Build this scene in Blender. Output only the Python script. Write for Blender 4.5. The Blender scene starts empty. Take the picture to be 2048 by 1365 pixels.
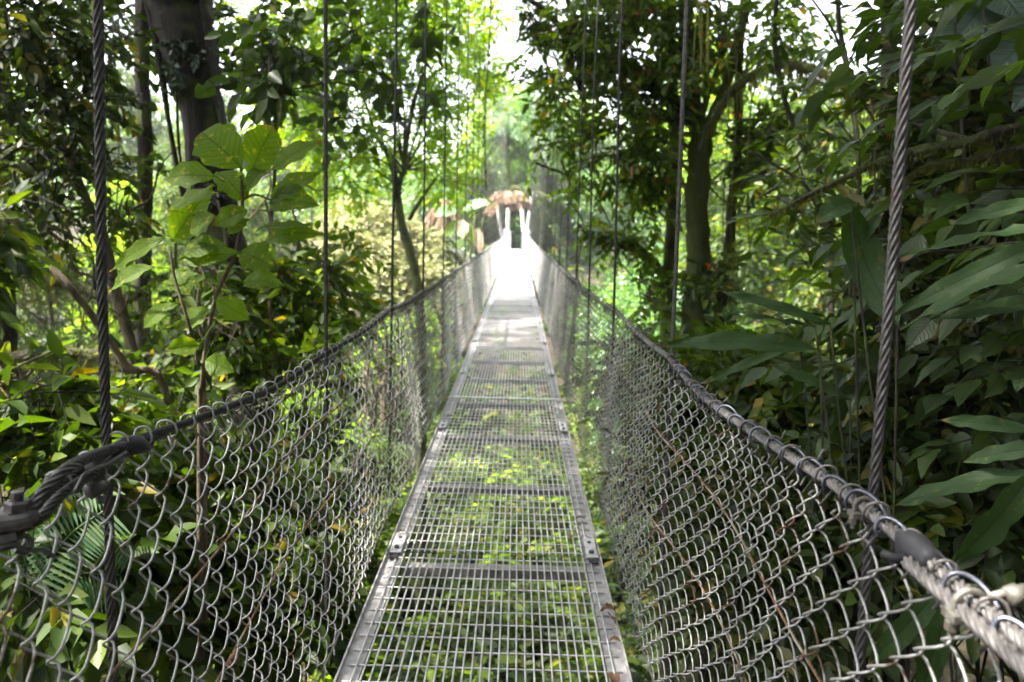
import bpy, math, random
import numpy as np
rng = np.random.default_rng(7)
random.seed(7)
R_ = math.radians
sc = bpy.context.scene
# ------------------------------------------------------------------ camera
F_, PW, PH = 1562.0, 2048, 1365
EYE = np.array([0.074, 0.0, 1.53])
def _cam():
    r = R_(1.5)
    y = np.array([(1036 - PW / 2) / F_, -(455 - PH / 2) / F_, 1.0]); y /= np.linalg.norm(y)
    up = np.array([math.sin(r), math.cos(r), 0.0])
    z = up - y * up.dot(y); z /= np.linalg.norm(z)
    return -np.cross(y, z), y, z
CM = np.array(_cam())            # rows: world x, y, z in (right, up, forward)
def P(px, py, Y):
    d = CM @ np.array([(px - PW / 2) / F_, -(py - PH / 2) / F_, 1.0])
    return EYE + d * (Y / d[1])
from mathutils import Matrix, Vector
cd = bpy.data.cameras.new('camera'); cam = bpy.data.objects.new('camera', cd); sc.collection.objects.link(cam)
m3 = Matrix(((CM[0][0], CM[0][1], -CM[0][2]), (CM[1][0], CM[1][1], -CM[1][2]), (CM[2][0], CM[2][1], -CM[2][2])))
m4 = m3.to_4x4(); m4.translation = Vector(EYE); cam.matrix_world = m4
cd.sensor_width = 23.6; cd.lens = 23.6 * F_ / PW; cd.clip_start = 0.05; cd.clip_end = 600
cd.dof.use_dof = True; cd.dof.focus_distance = 2.1; cd.dof.aperture_fstop = 2.3
sc.camera = cam
# ------------------------------------------------------------------ sky, sun, exposure
SUN_EL, SUN_AZ = R_(56), R_(-106)       # azimuth from +Y towards +X
w = bpy.data.worlds.new("World"); sc.world = w; w.use_nodes = True
nt = w.node_tree; nt.nodes.clear()
sky = nt.nodes.new('ShaderNodeTexSky'); sky.sky_type = 'NISHITA'; sky.sun_disc = False
sky.sun_elevation = SUN_EL; sky.sun_rotation = SUN_AZ; sky.air_density = 1.0; sky.dust_density = 3.5; sky.ozone_density = 1.0
bg = nt.nodes.new('ShaderNodeBackground'); bg.inputs[1].default_value = 0.15
wo = nt.nodes.new('ShaderNodeOutputWorld')
hs = nt.nodes.new('ShaderNodeHueSaturation'); hs.inputs['Saturation'].default_value = .35
nt.links.new(sky.outputs[0], hs.inputs['Color']); nt.links.new(hs.outputs[0], bg.inputs[0]); nt.links.new(bg.outputs[0], wo.inputs[0])
sl = bpy.data.lights.new('sun', 'SUN'); sl.energy = 4.2; sl.angle = R_(1.2); sl.color = (1, .95, .86)
so = bpy.data.objects.new('sun', sl); sc.collection.objects.link(so)
sd = Vector((math.sin(SUN_AZ) * math.cos(SUN_EL), math.cos(SUN_AZ) * math.cos(SUN_EL), math.sin(SUN_EL)))
so.rotation_euler = sd.to_track_quat('Z', 'Y').to_euler(); so.location = (0, 0, 40)
sc.view_settings.view_transform = 'Standard'; sc.view_settings.look = 'None'
sc.view_settings.exposure = 2.85; sc.view_settings.gamma = 1.0
sc.render.engine = 'CYCLES'
cy = sc.cycles
cy.use_denoising = True; cy.max_bounces = 7; cy.diffuse_bounces = 5; cy.glossy_bounces = 3; cy.transmission_bounces = 4
cy.sample_clamp_indirect = 6; cy.caustics_reflective = False; cy.caustics_refractive = False
cy.use_adaptive_sampling = True; cy.adaptive_threshold = 0.02

# ------------------------------------------------------------------ helpers
def link(o, parent=None):
    sc.collection.objects.link(o)
    if parent is not None: o.parent = parent
    return o
def tag(o, label=None, cat=None, group=None, kind=None):
    if label: o['label'] = label
    if cat: o['category'] = cat
    if group: o['group'] = group
    if kind: o['kind'] = kind
    return o
def thing(name, label, cat, group=None, loc=(0, 0, 0), rz=0, scale=1):
    o = bpy.data.objects.new(name, None); o.empty_display_size = .1
    o.location = loc; o.rotation_euler = (0, 0, rz); o.scale = (scale,) * 3
    link(o); return tag(o, label, cat, group)
def copy_thing(o, label, group=None, loc=None, rz=0, scale=1):
    r = o.copy(); link(r)
    if loc is not None: r.location = loc
    r.rotation_euler = (0, 0, rz); r.scale = (scale,) * 3
    r['label'] = label
    if group: r['group'] = group
    def rec(src, dst):
        for ch in list(src.children):
            c = ch.copy(); link(c, dst); rec(ch, c)
    rec(o, r)
    return r
class G:
    def __init__(s): s.v = []; s.q = []; s.t = []; s.n = 0; s.uv = []
    def add(s, v, q=None, t=None, uv=None):
        v = np.asarray(v, float).reshape(-1, 3)
        s.v.append(v)
        if q is not None and len(q): s.q.append(np.asarray(q, np.int64).reshape(-1, 4) + s.n)
        if t is not None and len(t): s.t.append(np.asarray(t, np.int64).reshape(-1, 3) + s.n)
        s.uv.append(np.zeros((len(v), 2)) if uv is None else np.asarray(uv, float))
        s.n += len(v); return s
    def build(s, name, mat, parent=None, smooth=True):
        me = bpy.data.meshes.new(name)
        v = np.concatenate(s.v).astype(np.float32)
        q = np.concatenate(s.q) if s.q else np.zeros((0, 4), np.int64)
        t = np.concatenate(s.t) if s.t else np.zeros((0, 3), np.int64)
        me.vertices.add(len(v)); me.vertices.foreach_set('co', v.ravel())
        nl = q.size + t.size; me.loops.add(nl)
        li = np.concatenate([q.ravel(), t.ravel()]).astype(np.int32)
        me.loops.foreach_set('vertex_index', li)
        nq, ntt = len(q), len(t); me.polygons.add(nq + ntt)
        st = np.concatenate([np.arange(nq) * 4, nq * 4 + np.arange(ntt) * 3]).astype(np.int32)
        me.polygons.foreach_set('loop_start', st)
        try: me.polygons.foreach_set('loop_total', np.concatenate([np.full(nq, 4), np.full(ntt, 3)]).astype(np.int32))
        except Exception: pass
        me.polygons.foreach_set('use_smooth', np.full(nq + ntt, smooth))
        uv = np.concatenate(s.uv)[li].astype(np.float32)
        ul = me.uv_layers.new(name='UVMap'); ul.data.foreach_set('uv', uv.ravel())
        me.materials.append(mat)
        me.update(calc_edges=True)
        return link(bpy.data.objects.new(name, me), parent)
def unit(a): return a / np.maximum(np.linalg.norm(a, axis=-1, keepdims=True), 1e-9)
def smooth_path(pts, n=8):
    """Catmull-Rom through rows (any number of columns)"""
    p = np.asarray(pts, float)
    if len(p) < 3: 
        u = np.linspace(0, 1, n + 1)[:, None]; return p[0] * (1 - u) + p[-1] * u
    e = np.vstack([2 * p[0] - p[1], p, 2 * p[-1] - p[-2]]); out = []
    for i in range(1, len(e) - 2):
        t = np.linspace(0, 1, n, endpoint=False)[:, None]
        a, b, c, d = e[i - 1], e[i], e[i + 1], e[i + 2]
        out.append(.5 * ((2 * b) + (-a + c) * t + (2 * a - 5 * b + 4 * c - d) * t ** 2 + (-a + 3 * b - 3 * c + d) * t ** 3))
    out.append(p[-1:]); return np.vstack(out)
def frames(p):
    t = unit(np.gradient(p, axis=0)); ref = np.array([0.31, 0.17, 0.93]) if abs(t[0][2]) < .8 else np.array([1., 0.1, 0.])
    a = [unit(np.cross(t[0], ref))]
    for i in range(1, len(p)):
        x = a[-1] - t[i] * a[-1].dot(t[i]); a.append(unit(x))
    a = np.array(a); return t, a, np.cross(t, a)
def tube(g, pts, r, sides=6, lump=0, cap=True):
    p = np.asarray(pts, float); n = len(p); r = np.broadcast_to(np.asarray(r, float), (n,))
    t, a, b = frames(p); th = np.arange(sides) / sides * 2 * np.pi
    rr = r[:, None] * np.ones((n, sides))
    if lump:
        ph = rng.uniform(0, 6, 6); s = np.arange(n)[:, None]
        rr = rr * (1 + lump * (.5 * np.sin(3 * th + ph[0] + s * .17) + .35 * np.sin(5 * th + ph[1] - s * .31) + .4 * np.sin(s * .7 + ph[2]) + .3 * np.sin(2 * th + s * .9)))
    v = p[:, None] + rr[..., None] * (np.cos(th)[None, :, None] * a[:, None] + np.sin(th)[None, :, None] * b[:, None])
    i = np.arange(n - 1)[:, None] * sides; k = np.arange(sides)[None]; k2 = (k + 1) % sides
    q = np.stack([i + k, i + k2, i + sides + k2, i + sides + k], -1)
    L = np.concatenate([[0], np.cumsum(np.linalg.norm(np.diff(p, axis=0), axis=1))])
    uv = np.stack([np.broadcast_to(th / 6.283, (n, sides)), np.broadcast_to(L[:, None], (n, sides))], -1)
    vv = v.reshape(-1, 3); uvv = uv.reshape(-1, 2); tr = []
    if cap:
        vv = np.vstack([vv, p[:1], p[-1:]]); uvv = np.vstack([uvv, [[0, 0]], [[0, L[-1]]]]); c0 = n * sides; c1 = c0 + 1
        for j in range(sides):
            tr.append((c0, (j + 1) % sides, j)); tr.append((c1, (n - 1) * sides + j, (n - 1) * sides + (j + 1) % sides))
    g.add(vv, q, tr, uvv)
def resample(p, step):
    p = np.asarray(p, float); L = np.concatenate([[0], np.cumsum(np.linalg.norm(np.diff(p, axis=0), axis=1))])
    u = np.linspace(0, L[-1], max(2, int(L[-1] / step) + 1)); return np.stack([np.interp(u, L, p[:, k]) for k in range(3)], 1), u
def rope(g, pts, r, pitch=.11, strands=6, step=.008, spv=4):
    p, u = resample(pts, step); n = len(p); t, a, b = frames(p); S = strands * spv
    th = np.arange(S) / S * 2 * np.pi
    prof = .62 + .38 * np.abs(np.sin(th * strands / 2))
    tw = u / pitch * 2 * np.pi
    ang = th[None] + tw[:, None]
    v = p[:, None] + (r * prof)[None, :, None] * (np.cos(ang)[..., None] * a[:, None] + np.sin(ang)[..., None] * b[:, None])
    i = np.arange(n - 1)[:, None] * S; k = np.arange(S)[None]; k2 = (k + 1) % S
    q = np.stack([i + k, i + k2, i + S + k2, i + S + k], -1)
    g.add(v.reshape(-1, 3), q)
def box(g, lo, hi):
    x0, y0, z0 = lo; x1, y1, z1 = hi
    v = [(x0, y0, z0), (x1, y0, z0), (x1, y1, z0), (x0, y1, z0), (x0, y0, z1), (x1, y0, z1), (x1, y1, z1), (x0, y1, z1)]
    g.add(v, [(0, 3, 2, 1), (4, 5, 6, 7), (0, 1, 5, 4), (1, 2, 6, 5), (2, 3, 7, 6), (3, 0, 4, 7)])
def prism(g, c, axis, r, h, sides=6, rot=0, bev=.15):
    c = np.asarray(c, float); ax = unit(np.asarray(axis, float)); b = r * bev
    p = np.array([c - ax * h / 2, c - ax * (h / 2 - b), c + ax * (h / 2 - b), c + ax * h / 2])
    tube(g, p, [r - b, r, r, r - b], sides)

# leaves ---------------------------------------------------------------
def leaf6(g, B, D, N, L, W, fold=.25, droop=.15):
    """many small leaves: six points each, folded along the midrib"""
    n = len(B); D = unit(D); S = unit(np.cross(D, N)); N = np.cross(S, D)
    L = np.broadcast_to(L, (n,))[:, None]; W = np.broadcast_to(W, (n,))[:, None]
    up = N * W * fold; dz = np.array([0, 0, -1.]) * L * droop
    b = B; tip = B + D * L + dz
    l1 = B + D * L * .32 + S * W * .5 + up; l2 = B + D * L * .68 + S * W * .38 + up * .7 + dz * .45
    r1 = B + D * L * .32 - S * W * .5 + up; r2 = B + D * L * .68 - S * W * .38 + up * .7 + dz * .45
    v = np.stack([b, l1, l2, tip, r2, r1], 1).reshape(-1, 3)
    i = np.arange(n)[:, None] * 6
    q = np.concatenate([i + np.array([[0, 3, 2, 1]]), i + np.array([[0, 5, 4, 3]])])
    uv = np.tile(np.array([[0, .5], [.32, 1], [.68, .9], [1, .5], [.68, .1], [.32, 0]]), (n, 1))
    g.add(v, q, uv=uv)
SHAPES = {
    'oval': [(0, .03), (.06, .25), (.15, .55), (.28, .85), (.42, 1), (.56, .97), (.7, .78), (.83, .46), (.93, .18), (1, .01)],
    'lance': [(0, .03), (.08, .35), (.2, .75), (.35, 1), (.5, .92), (.65, .68), (.8, .38), (.92, .14), (1, .01)],
    'strap': [(0, .08), (.05, .3), (.12, .65), (.25, .92), (.4, 1), (.55, 1), (.68, .9), (.8, .7), (.9, .42), (.97, .16), (1, .01)],
    'round': [(0, .03), (.08, .3), (.2, .62), (.35, .87), (.5, .99), (.64, 1), (.78, .88), (.9, .62), (.97, .34), (1, .04)],
    'heart': [(-.1, .5), (-.04, .85), (.08, 1), (.22, .98), (.4, .82), (.58, .58), (.75, .33), (.9, .12), (1, .01)],
    'ovate': [(0, .05), (.05, .4), (.14, .8), (.27, 1), (.42, .95), (.58, .74), (.74, .45), (.87, .2), (1, .01)],
}
def bigleaf(g, base, tip, width, shape='oval', up=(0, 0, 1), fold=.18, arch=.12, roll=0, wave=.03, cols=3, curl=0):
    base = np.asarray(base, float); tip = np.asarray(tip, float); d = tip - base; L = np.linalg.norm(d); D = d / L
    up = np.asarray(up, float); S = unit(np.cross(D, up) + 1e-6); N = np.cross(S, D)
    if roll:
        c, s = math.cos(roll), math.sin(roll); S, N = S * c + N * s, N * c - S * s
    sh = smooth_path(np.array(SHAPES[shape]), 2); sh[:, 1] = np.maximum(sh[:, 1], .004); rows = len(sh); v = []; uv = []
    ph = rng.uniform(0, 6, 3); C = np.linspace(-1, 1, 2 * cols + 1)
    for t, wd in sh:
        mid = base + D * L * t + N * (math.sin(math.pi * min(max(t, 0), 1)) * arch * L)
        for c in C:
            wv = wave * L * (math.sin(t * 17 + ph[0] + c * 2) * abs(c) + .5 * math.sin(t * 31 + ph[1]) * abs(c))
            ww = wd * (1 + .06 * math.sin(t * 23 + ph[2] + c) + .05 * math.sin(t * 71 + ph[0] * 3 + c * 2))
            v.append(mid + S * c * ww * width * .5 + N * (abs(c) ** 1.3 * fold * ww * width * .5 + wv + curl * c * width * .3))
            uv.append((t, .5 + .5 * c * wd))
    k = len(C); q = [(r * k + j, r * k + j + 1, (r + 1) * k + j + 1, (r + 1) * k + j) for r in range(rows - 1) for j in range(k - 1)]
    g.add(np.array(v), q, uv=np.array(uv))

# ------------------------------------------------------------------ materials
def mat(name):
    m = bpy.data.materials.new(name); m.use_nodes = True; n = m.node_tree; n.nodes.clear()
    return m, n, n.nodes, n.links
def ramp(nodes, cols):
    r = nodes.new('ShaderNodeValToRGB'); e = r.color_ramp.elements
    while len(e) < len(cols): e.new(.5)
    for i, (p, c) in enumerate(cols): e[i].position = p; e[i].color = (*c, 1)
    return r
def leaf_mat(name, cols, trans=.42, tcol=(2.35, 2.4, .38), rough=.5, spec=.35, veins=0, spots=0):
    m, n, N, K = mat(name)
    geo = N.new('ShaderNodeNewGeometry'); rp = ramp(N, cols); K.new(geo.outputs['Random Per Island'], rp.inputs[0])
    col = rp.outputs[0]
    tc = N.new('ShaderNodeTexCoord')
    nz = N.new('ShaderNodeTexNoise'); nz.inputs['Scale'].default_value = 9; nz.inputs['Detail'].default_value = 3
    K.new(tc.outputs['Object'], nz.inputs['Vector'])
    hv = N.new('ShaderNodeHueSaturation'); mr = N.new('ShaderNodeMapRange'); mr.inputs[3].default_value = .7; mr.inputs[4].default_value = 1.3
    K.new(nz.outputs[0], mr.inputs[0]); K.new(mr.outputs[0], hv.inputs['Value']); K.new(col, hv.inputs['Color']); col = hv.outputs[0]
    bump = None
    if veins:
        sep = N.new('ShaderNodeSeparateXYZ'); K.new(tc.outputs['UV'], sep.inputs[0])
        a = N.new('ShaderNodeMath'); a.operation = 'SUBTRACT'; a.inputs[1].default_value = .5; K.new(sep.outputs[1], a.inputs[0])
        ab = N.new('ShaderNodeMath'); ab.operation = 'ABSOLUTE'; K.new(a.outputs[0], ab.inputs[0])
        s1 = N.new('ShaderNodeMath'); s1.operation = 'MULTIPLY'; s1.inputs[1].default_value = -.55; K.new(ab.outputs[0], s1.inputs[0])
        s2 = N.new('ShaderNodeMath'); s2.operation = 'ADD'; K.new(s1.outputs[0], s2.inputs[0]); K.new(sep.outputs[0], s2.inputs[1])
        s3 = N.new('ShaderNodeMath'); s3.operation = 'MULTIPLY'; s3.inputs[1].default_value = veins; K.new(s2.outputs[0], s3.inputs[0])
        fr = N.new('ShaderNodeMath'); fr.operation = 'PINGPONG'; fr.inputs[1].default_value = .5; K.new(s3.outputs[0], fr.inputs[0])
        lt = N.new('ShaderNodeMapRange'); lt.inputs[1].default_value = 0; lt.inputs[2].default_value = .13; lt.inputs[3].default_value = 1; lt.inputs[4].default_value = 0
        K.new(fr.outputs[0], lt.inputs[0])
        mid = N.new('ShaderNodeMapRange'); mid.inputs[1].default_value = .01; mid.inputs[2].default_value = .035; mid.inputs[3].default_value = 1; mid.inputs[4].default_value = 0
        K.new(ab.outputs[0], mid.inputs[0])
        mx = N.new('ShaderNodeMath'); mx.operation = 'MAXIMUM'; K.new(lt.outputs[0], mx.inputs[0]); K.new(mid.outputs[0], mx.inputs[1])
        mc = N.new('ShaderNodeMix'); mc.data_type = 'RGBA'; mc.blend_type = 'MULTIPLY'
        K.new(mx.outputs[0], mc.inputs[0]); K.new(col, mc.inputs[6]); mc.inputs[7].default_value = (.62, .66, .5, 1); col = mc.outputs[2]
        bump = N.new('ShaderNodeBump'); bump.inputs['Strength'].default_value = .5; bump.inputs['Distance'].default_value = .004; bump.invert = True
        K.new(mx.outputs[0], bump.inputs['Height'])
    if spots:
        vo = N.new('ShaderNodeTexNoise'); vo.inputs['Scale'].default_value = 38; vo.inputs['Detail'].default_value = 2
        K.new(tc.outputs['Object'], vo.inputs['Vector'])
        st = N.new('ShaderNodeMapRange'); st.inputs[1].default_value = .62; st.inputs[2].default_value = .68
        K.new(vo.outputs[0], st.inputs[0])
        sm = N.new('ShaderNodeMath'); sm.operation = 'MULTIPLY'; sm.inputs[1].default_value = spots; K.new(st.outputs[0], sm.inputs[0])
        mc = N.new('ShaderNodeMix'); mc.data_type = 'RGBA'; K.new(sm.outputs[0], mc.inputs[0]); K.new(col, mc.inputs[6]); mc.inputs[7].default_value = (.32, .27, .03, 1); col = mc.outputs[2]
    if spots:     # dry brown tips
        sp_ = N.new('ShaderNodeSeparateXYZ'); K.new(tc.outputs['UV'], sp_.inputs[0])
        ad = N.new('ShaderNodeMath'); ad.operation = 'MULTIPLY_ADD'; ad.inputs[1].default_value = .35; K.new(nz.outputs[0], ad.inputs[0]); K.new(sp_.outputs[0], ad.inputs[2])
        tp = N.new('ShaderNodeMapRange'); tp.inputs[1].default_value = 1.10; tp.inputs[2].default_value = 1.17; K.new(ad.outputs[0], tp.inputs[0])
        mt = N.new('ShaderNodeMix'); mt.data_type = 'RGBA'; K.new(tp.outputs[0], mt.inputs[0]); K.new(col, mt.inputs[6]); mt.inputs[7].default_value = (.13, .08, .03, 1); col = mt.outputs[2]
    p = N.new('ShaderNodeBsdfPrincipled'); p.inputs['Roughness'].default_value = rough; p.inputs['Specular IOR Level'].default_value = spec
    K.new(col, p.inputs['Base Color'])
    if bump: K.new(bump.outputs[0], p.inputs['Normal'])
    tm = N.new('ShaderNodeMix'); tm.data_type = 'RGBA'; tm.blend_type = 'MULTIPLY'; tm.inputs[0].default_value = 1
    K.new(col, tm.inputs[6]); tm.inputs[7].default_value = (*tcol, 1)
    tr = N.new('ShaderNodeBsdfTranslucent'); K.new(tm.outputs[2], tr.inputs[0])
    ms = N.new('ShaderNodeMixShader'); ms.inputs[0].default_value = trans
    K.new(p.outputs[0], ms.inputs[1]); K.new(tr.outputs[0], ms.inputs[2])
    o = N.new('ShaderNodeOutputMaterial'); K.new(ms.outputs[0], o.inputs[0]); return m
def bark_mat(name, c1, c2, moss=(.07, .09, .02), mossamt=.5, scale=6):
    m, n, N, K = mat(name)
    tc = N.new('ShaderNodeTexCoord'); mp = N.new('ShaderNodeMapping'); mp.inputs['Scale'].default_value = (scale * 2.2, scale * 2.2, scale * .35)
    K.new(tc.outputs['Object'], mp.inputs[0])
    nz = N.new('ShaderNodeTexNoise'); nz.inputs['Scale'].default_value = 1.6; nz.inputs['Detail'].default_value = 9; nz.inputs['Roughness'].default_value = .7
    K.new(mp.outputs[0], nz.inputs['Vector'])
    rp = ramp(N, [(.38, c1), (.60, c2), (.75, tuple(min(1, 1.35 * q) for q in c2))]); K.new(nz.outputs[0], rp.inputs[0])
    n2 = N.new('ShaderNodeTexNoise'); n2.inputs['Scale'].default_value = 3.1; n2.inputs['Detail'].default_value = 6; K.new(tc.outputs['Object'], n2.inputs['Vector'])
    mr = N.new('ShaderNodeMapRange'); mr.inputs[1].default_value = .62 - .2 * mossamt; mr.inputs[2].default_value = .72 - .2 * mossamt; K.new(n2.outputs[0], mr.inputs[0])
    mx = N.new('ShaderNodeMix'); mx.data_type = 'RGBA'; K.new(mr.outputs[0], mx.inputs[0]); K.new(rp.outputs[0], mx.inputs[6]); mx.inputs[7].default_value = (*moss, 1)
    n3 = N.new('ShaderNodeTexNoise'); n3.inputs['Scale'].default_value = 11; n3.inputs['Detail'].default_value = 3; K.new(tc.outputs['Object'], n3.inputs['Vector'])
    m3_ = N.new('ShaderNodeMapRange'); m3_.inputs[1].default_value = .66; m3_.inputs[2].default_value = .7; m3_.inputs[4].default_value = .22; K.new(n3.outputs[0], m3_.inputs[0])
    mx2 = N.new('ShaderNodeMix'); mx2.data_type = 'RGBA'; K.new(m3_.outputs[0], mx2.inputs[0]); K.new(mx.outputs[2], mx2.inputs[6]); mx2.inputs[7].default_value = (.22, .23, .19, 1)
    p = N.new('ShaderNodeBsdfPrincipled'); p.inputs['Roughness'].default_value = .9; K.new(mx2.outputs[2], p.inputs['Base Color'])
    bp = N.new('ShaderNodeBump'); bp.inputs['Strength'].default_value = 1.0; bp.inputs['Distance'].default_value = .07; K.new(nz.outputs[0], bp.inputs['Height']); K.new(bp.outputs[0], p.inputs['Normal'])
    o = N.new('ShaderNodeOutputMaterial'); K.new(p.outputs[0], o.inputs[0]); return m
def metal_mat(name, base, dark, rust=.0, metallic=.6, rough=.45, rustcol=(.09, .045, .025), scale=14, rscale=5):
    m, n, N, K = mat(name)
    tc = N.new('ShaderNodeTexCoord')
    nz = N.new('ShaderNodeTexNoise'); nz.inputs['Scale'].default_value = scale; nz.inputs['Detail'].default_value = 6; K.new(tc.outputs['Object'], nz.inputs['Vector'])
    rp = ramp(N, [(.35, dark), (.62, base)]); K.new(nz.outputs[0], rp.inputs[0])
    n2 = N.new('ShaderNodeTexNoise'); n2.inputs['Scale'].default_value = rscale; n2.inputs['Detail'].default_value = 7; n2.inputs['Roughness'].default_value = .7; K.new(tc.outputs['Object'], n2.inputs['Vector'])
    mr = N.new('ShaderNodeMapRange'); mr.inputs[1].default_value = .75 - rust * .4; mr.inputs[2].default_value = .82 - rust * .4; K.new(n2.outputs[0], mr.inputs[0])
    if rust <= 0: mr.inputs[4].default_value = 0
    mx = N.new('ShaderNodeMix'); mx.data_type = 'RGBA'; K.new(mr.outputs[0], mx.inputs[0]); K.new(rp.outputs[0], mx.inputs[6]); mx.inputs[7].default_value = (*rustcol, 1)
    p = N.new('ShaderNodeBsdfPrincipled'); K.new(mx.outputs[2], p.inputs['Base Color'])
    r2 = N.new('ShaderNodeMapRange'); r2.inputs[3].default_value = rough; r2.inputs[4].default_value = .9; K.new(mr.outputs[0], r2.inputs[0]); K.new(r2.outputs[0], p.inputs['Roughness'])
    me = N.new('ShaderNodeMapRange'); me.inputs[3].default_value = metallic; me.inputs[4].default_value = 0; K.new(mr.outputs[0], me.inputs[0]); K.new(me.outputs[0], p.inputs['Metallic'])
    bp = N.new('ShaderNodeBump'); bp.inputs['Strength'].default_value = .25; bp.inputs['Distance'].default_value = .002; K.new(nz.outputs[0], bp.inputs['Height']); K.new(bp.outputs[0], p.inputs['Normal'])
    o = N.new('ShaderNodeOutputMaterial'); K.new(p.outputs[0], o.inputs[0]); return m
M = {}
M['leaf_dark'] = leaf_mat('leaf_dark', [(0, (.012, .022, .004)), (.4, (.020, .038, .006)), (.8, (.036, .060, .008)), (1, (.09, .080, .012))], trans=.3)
M['leaf_mid'] = leaf_mat('leaf_mid', [(0, (.018, .036, .005)), (.4, (.034, .064, .008)), (.75, (.056, .094, .010)), (.95, (.09, .125, .014)), (1, (.22, .15, .012))], trans=.42)
M['leaf_lime'] = leaf_mat('leaf_lime', [(0, (.075, .135, .010)), (.5, (.13, .215, .014)), (.9, (.20, .28, .022)), (1, (.30, .27, .03))], trans=.62)
M['leaf_mid2'] = leaf_mat('leaf_mid2', [(0, (.030, .058, .007)), (.4, (.05, .09, .010)), (.8, (.085, .135, .014)), (.96, (.12, .16, .02)), (1, (.3, .14, .02))], trans=.55)
M['leaf_cool'] = leaf_mat('leaf_cool', [(0, (.045, .11, .036)), (.5, (.085, .175, .06)), (1, (.16, .25, .09))], trans=.35, rough=.3, spec=.9)
M['leaf_gold'] = leaf_mat('leaf_gold', [(0, (.14, .19, .05)), (.35, (.28, .28, .13)), (.75, (.42, .38, .24)), (1, (.18, .26, .05))], trans=.35, tcol=(1.2, 1.2, .8))
M['leaf_near'] = leaf_mat('leaf_near', [(0, (.018, .038, .008)), (.6, (.032, .062, .011)), (1, (.055, .095, .016))], trans=.36, rough=.4, spec=.5, veins=9)
M['leaf_big'] = leaf_mat('leaf_big', [(0, (.042, .085, .006)), (.5, (.075, .13, .008)), (1, (.12, .18, .010))], trans=.55, rough=.55, spec=.22, veins=9, spots=.5)
M['leaf_strap'] = leaf_mat('leaf_strap', [(0, (.014, .036, .009)), (.5, (.022, .052, .012)), (1, (.038, .078, .02))], trans=.25, rough=.55, spec=.32, veins=26, spots=.12)
M['leaf_rib'] = leaf_mat('leaf_rib', [(0, (.03, .055, .045)), (1, (.04, .07, .05))], trans=.1, rough=.35, spec=.6, veins=10)
M['palm'] = leaf_mat('palm', [(0, (.07, .14, .07)), (.6, (.12, .2, .10)), (1, (.18, .25, .12))], trans=.35, rough=.35)
M['palm_dead'] = leaf_mat('palm_dead', [(0, (.15, .10, .065)), (.5, (.26, .18, .12)), (1, (.38, .29, .20))], trans=.25, tcol=(1.2, 1, .8), rough=.8, spec=.2)
M['leaf_dead'] = leaf_mat('leaf_dead', [(0, (.10, .06, .035)), (.6, (.17, .10, .06)), (1, (.26, .18, .08))], trans=.15, tcol=(1.1, 1, .8), rough=.8, spec=.2)
M['red'] = leaf_mat('red_bract', [(0, (.55, .05, .01)), (1, (.7, .12, .02))], trans=.4, tcol=(1.2, .8, .6))
M['moss'] = leaf_mat('moss', [(0, (.06, .07, .02)), (.5, (.10, .11, .03)), (1, (.16, .15, .05))], trans=.4, tcol=(1.3, 1.2, .7), rough=.9, spec=.1)
M['bark_red'] = bark_mat('bark_red', (.006, .0045, .003), (.024, .016, .011), mossamt=.55)
M['bark_dark'] = bark_mat('bark_dark', (.010, .008, .006), (.05, .04, .028), mossamt=.6)
M['bark_tan'] = bark_mat('bark_tan', (.09, .065, .04), (.2, .15, .09), mossamt=.3)
M['bark_moss'] = bark_mat('bark_moss', (.016, .014, .008), (.065, .054, .028), mossamt=1.1)
M['galv'] = metal_mat('galvanised_wire', (.40, .395, .39), (.22, .215, .21), rust=.5, metallic=.45, rough=.52, rscale=7)
M['galv_sunlit'] = metal_mat('sunlit_galvanised_wire', (.72, .71, .72), (.55, .54, .55), rust=.1, metallic=.2, rough=.45)  # same zinc wire, glare of the far sunlit stretch put into its colour
M['grate'] = metal_mat('galvanised_grate', (.68, .65, .665), (.44, .42, .425), rust=.2, metallic=.35, rough=.45)
M['angle'] = metal_mat('deck_angle', (.42, .40, .405), (.25, .235, .235), rust=.25, metallic=.3, rough=.5, scale=22)
M['beam'] = metal_mat('cross_beam', (.38, .36, .35), (.20, .185, .175), rust=.35, metallic=.2, rough=.6)
M['rope'] = metal_mat('steel_rope', (.055, .052, .052), (.022, .02, .02), rust=.1, metallic=.3, rough=.5, scale=60)
M['rope_grey'] = metal_mat('steel_rope_grey', (.14, .13, .128), (.055, .05, .048), rust=.3, metallic=.3, rough=.5, scale=60, rscale=12)
M['hanger'] = metal_mat('hanger_rope', (.085, .08, .08), (.035, .032, .032), rust=.15, metallic=.3, rough=.5, scale=60)
M['rope_rust'] = metal_mat('steel_rope_rust', (.34, .28, .22), (.2, .15, .11), rust=.72, metallic=.3, rough=.6, rustcol=(.17, .08, .038), rscale=6)
M['lace'] = metal_mat('lacing_wire', (.09, .095, .125), (.04, .042, .055), rust=0, metallic=.5, rough=.3)
M['tape'] = metal_mat('black_tape', (.010, .010, .014), (.006, .006, .008), metallic=0, rough=.7)
M['clamp'] = metal_mat('old_clamp', (.17, .16, .14), (.07, .062, .05), rust=.45, metallic=.3, rough=.6, scale=50, rscale=22)
M['clamp_dark'] = metal_mat('dark_bolt', (.11, .105, .105), (.045, .04, .04), rust=.35, metallic=.5, rough=.5, scale=40, rscale=22)
M['white'] = metal_mat('painted_post', (.78, .78, .8), (.65, .65, .66), metallic=0, rough=.5)
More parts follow.
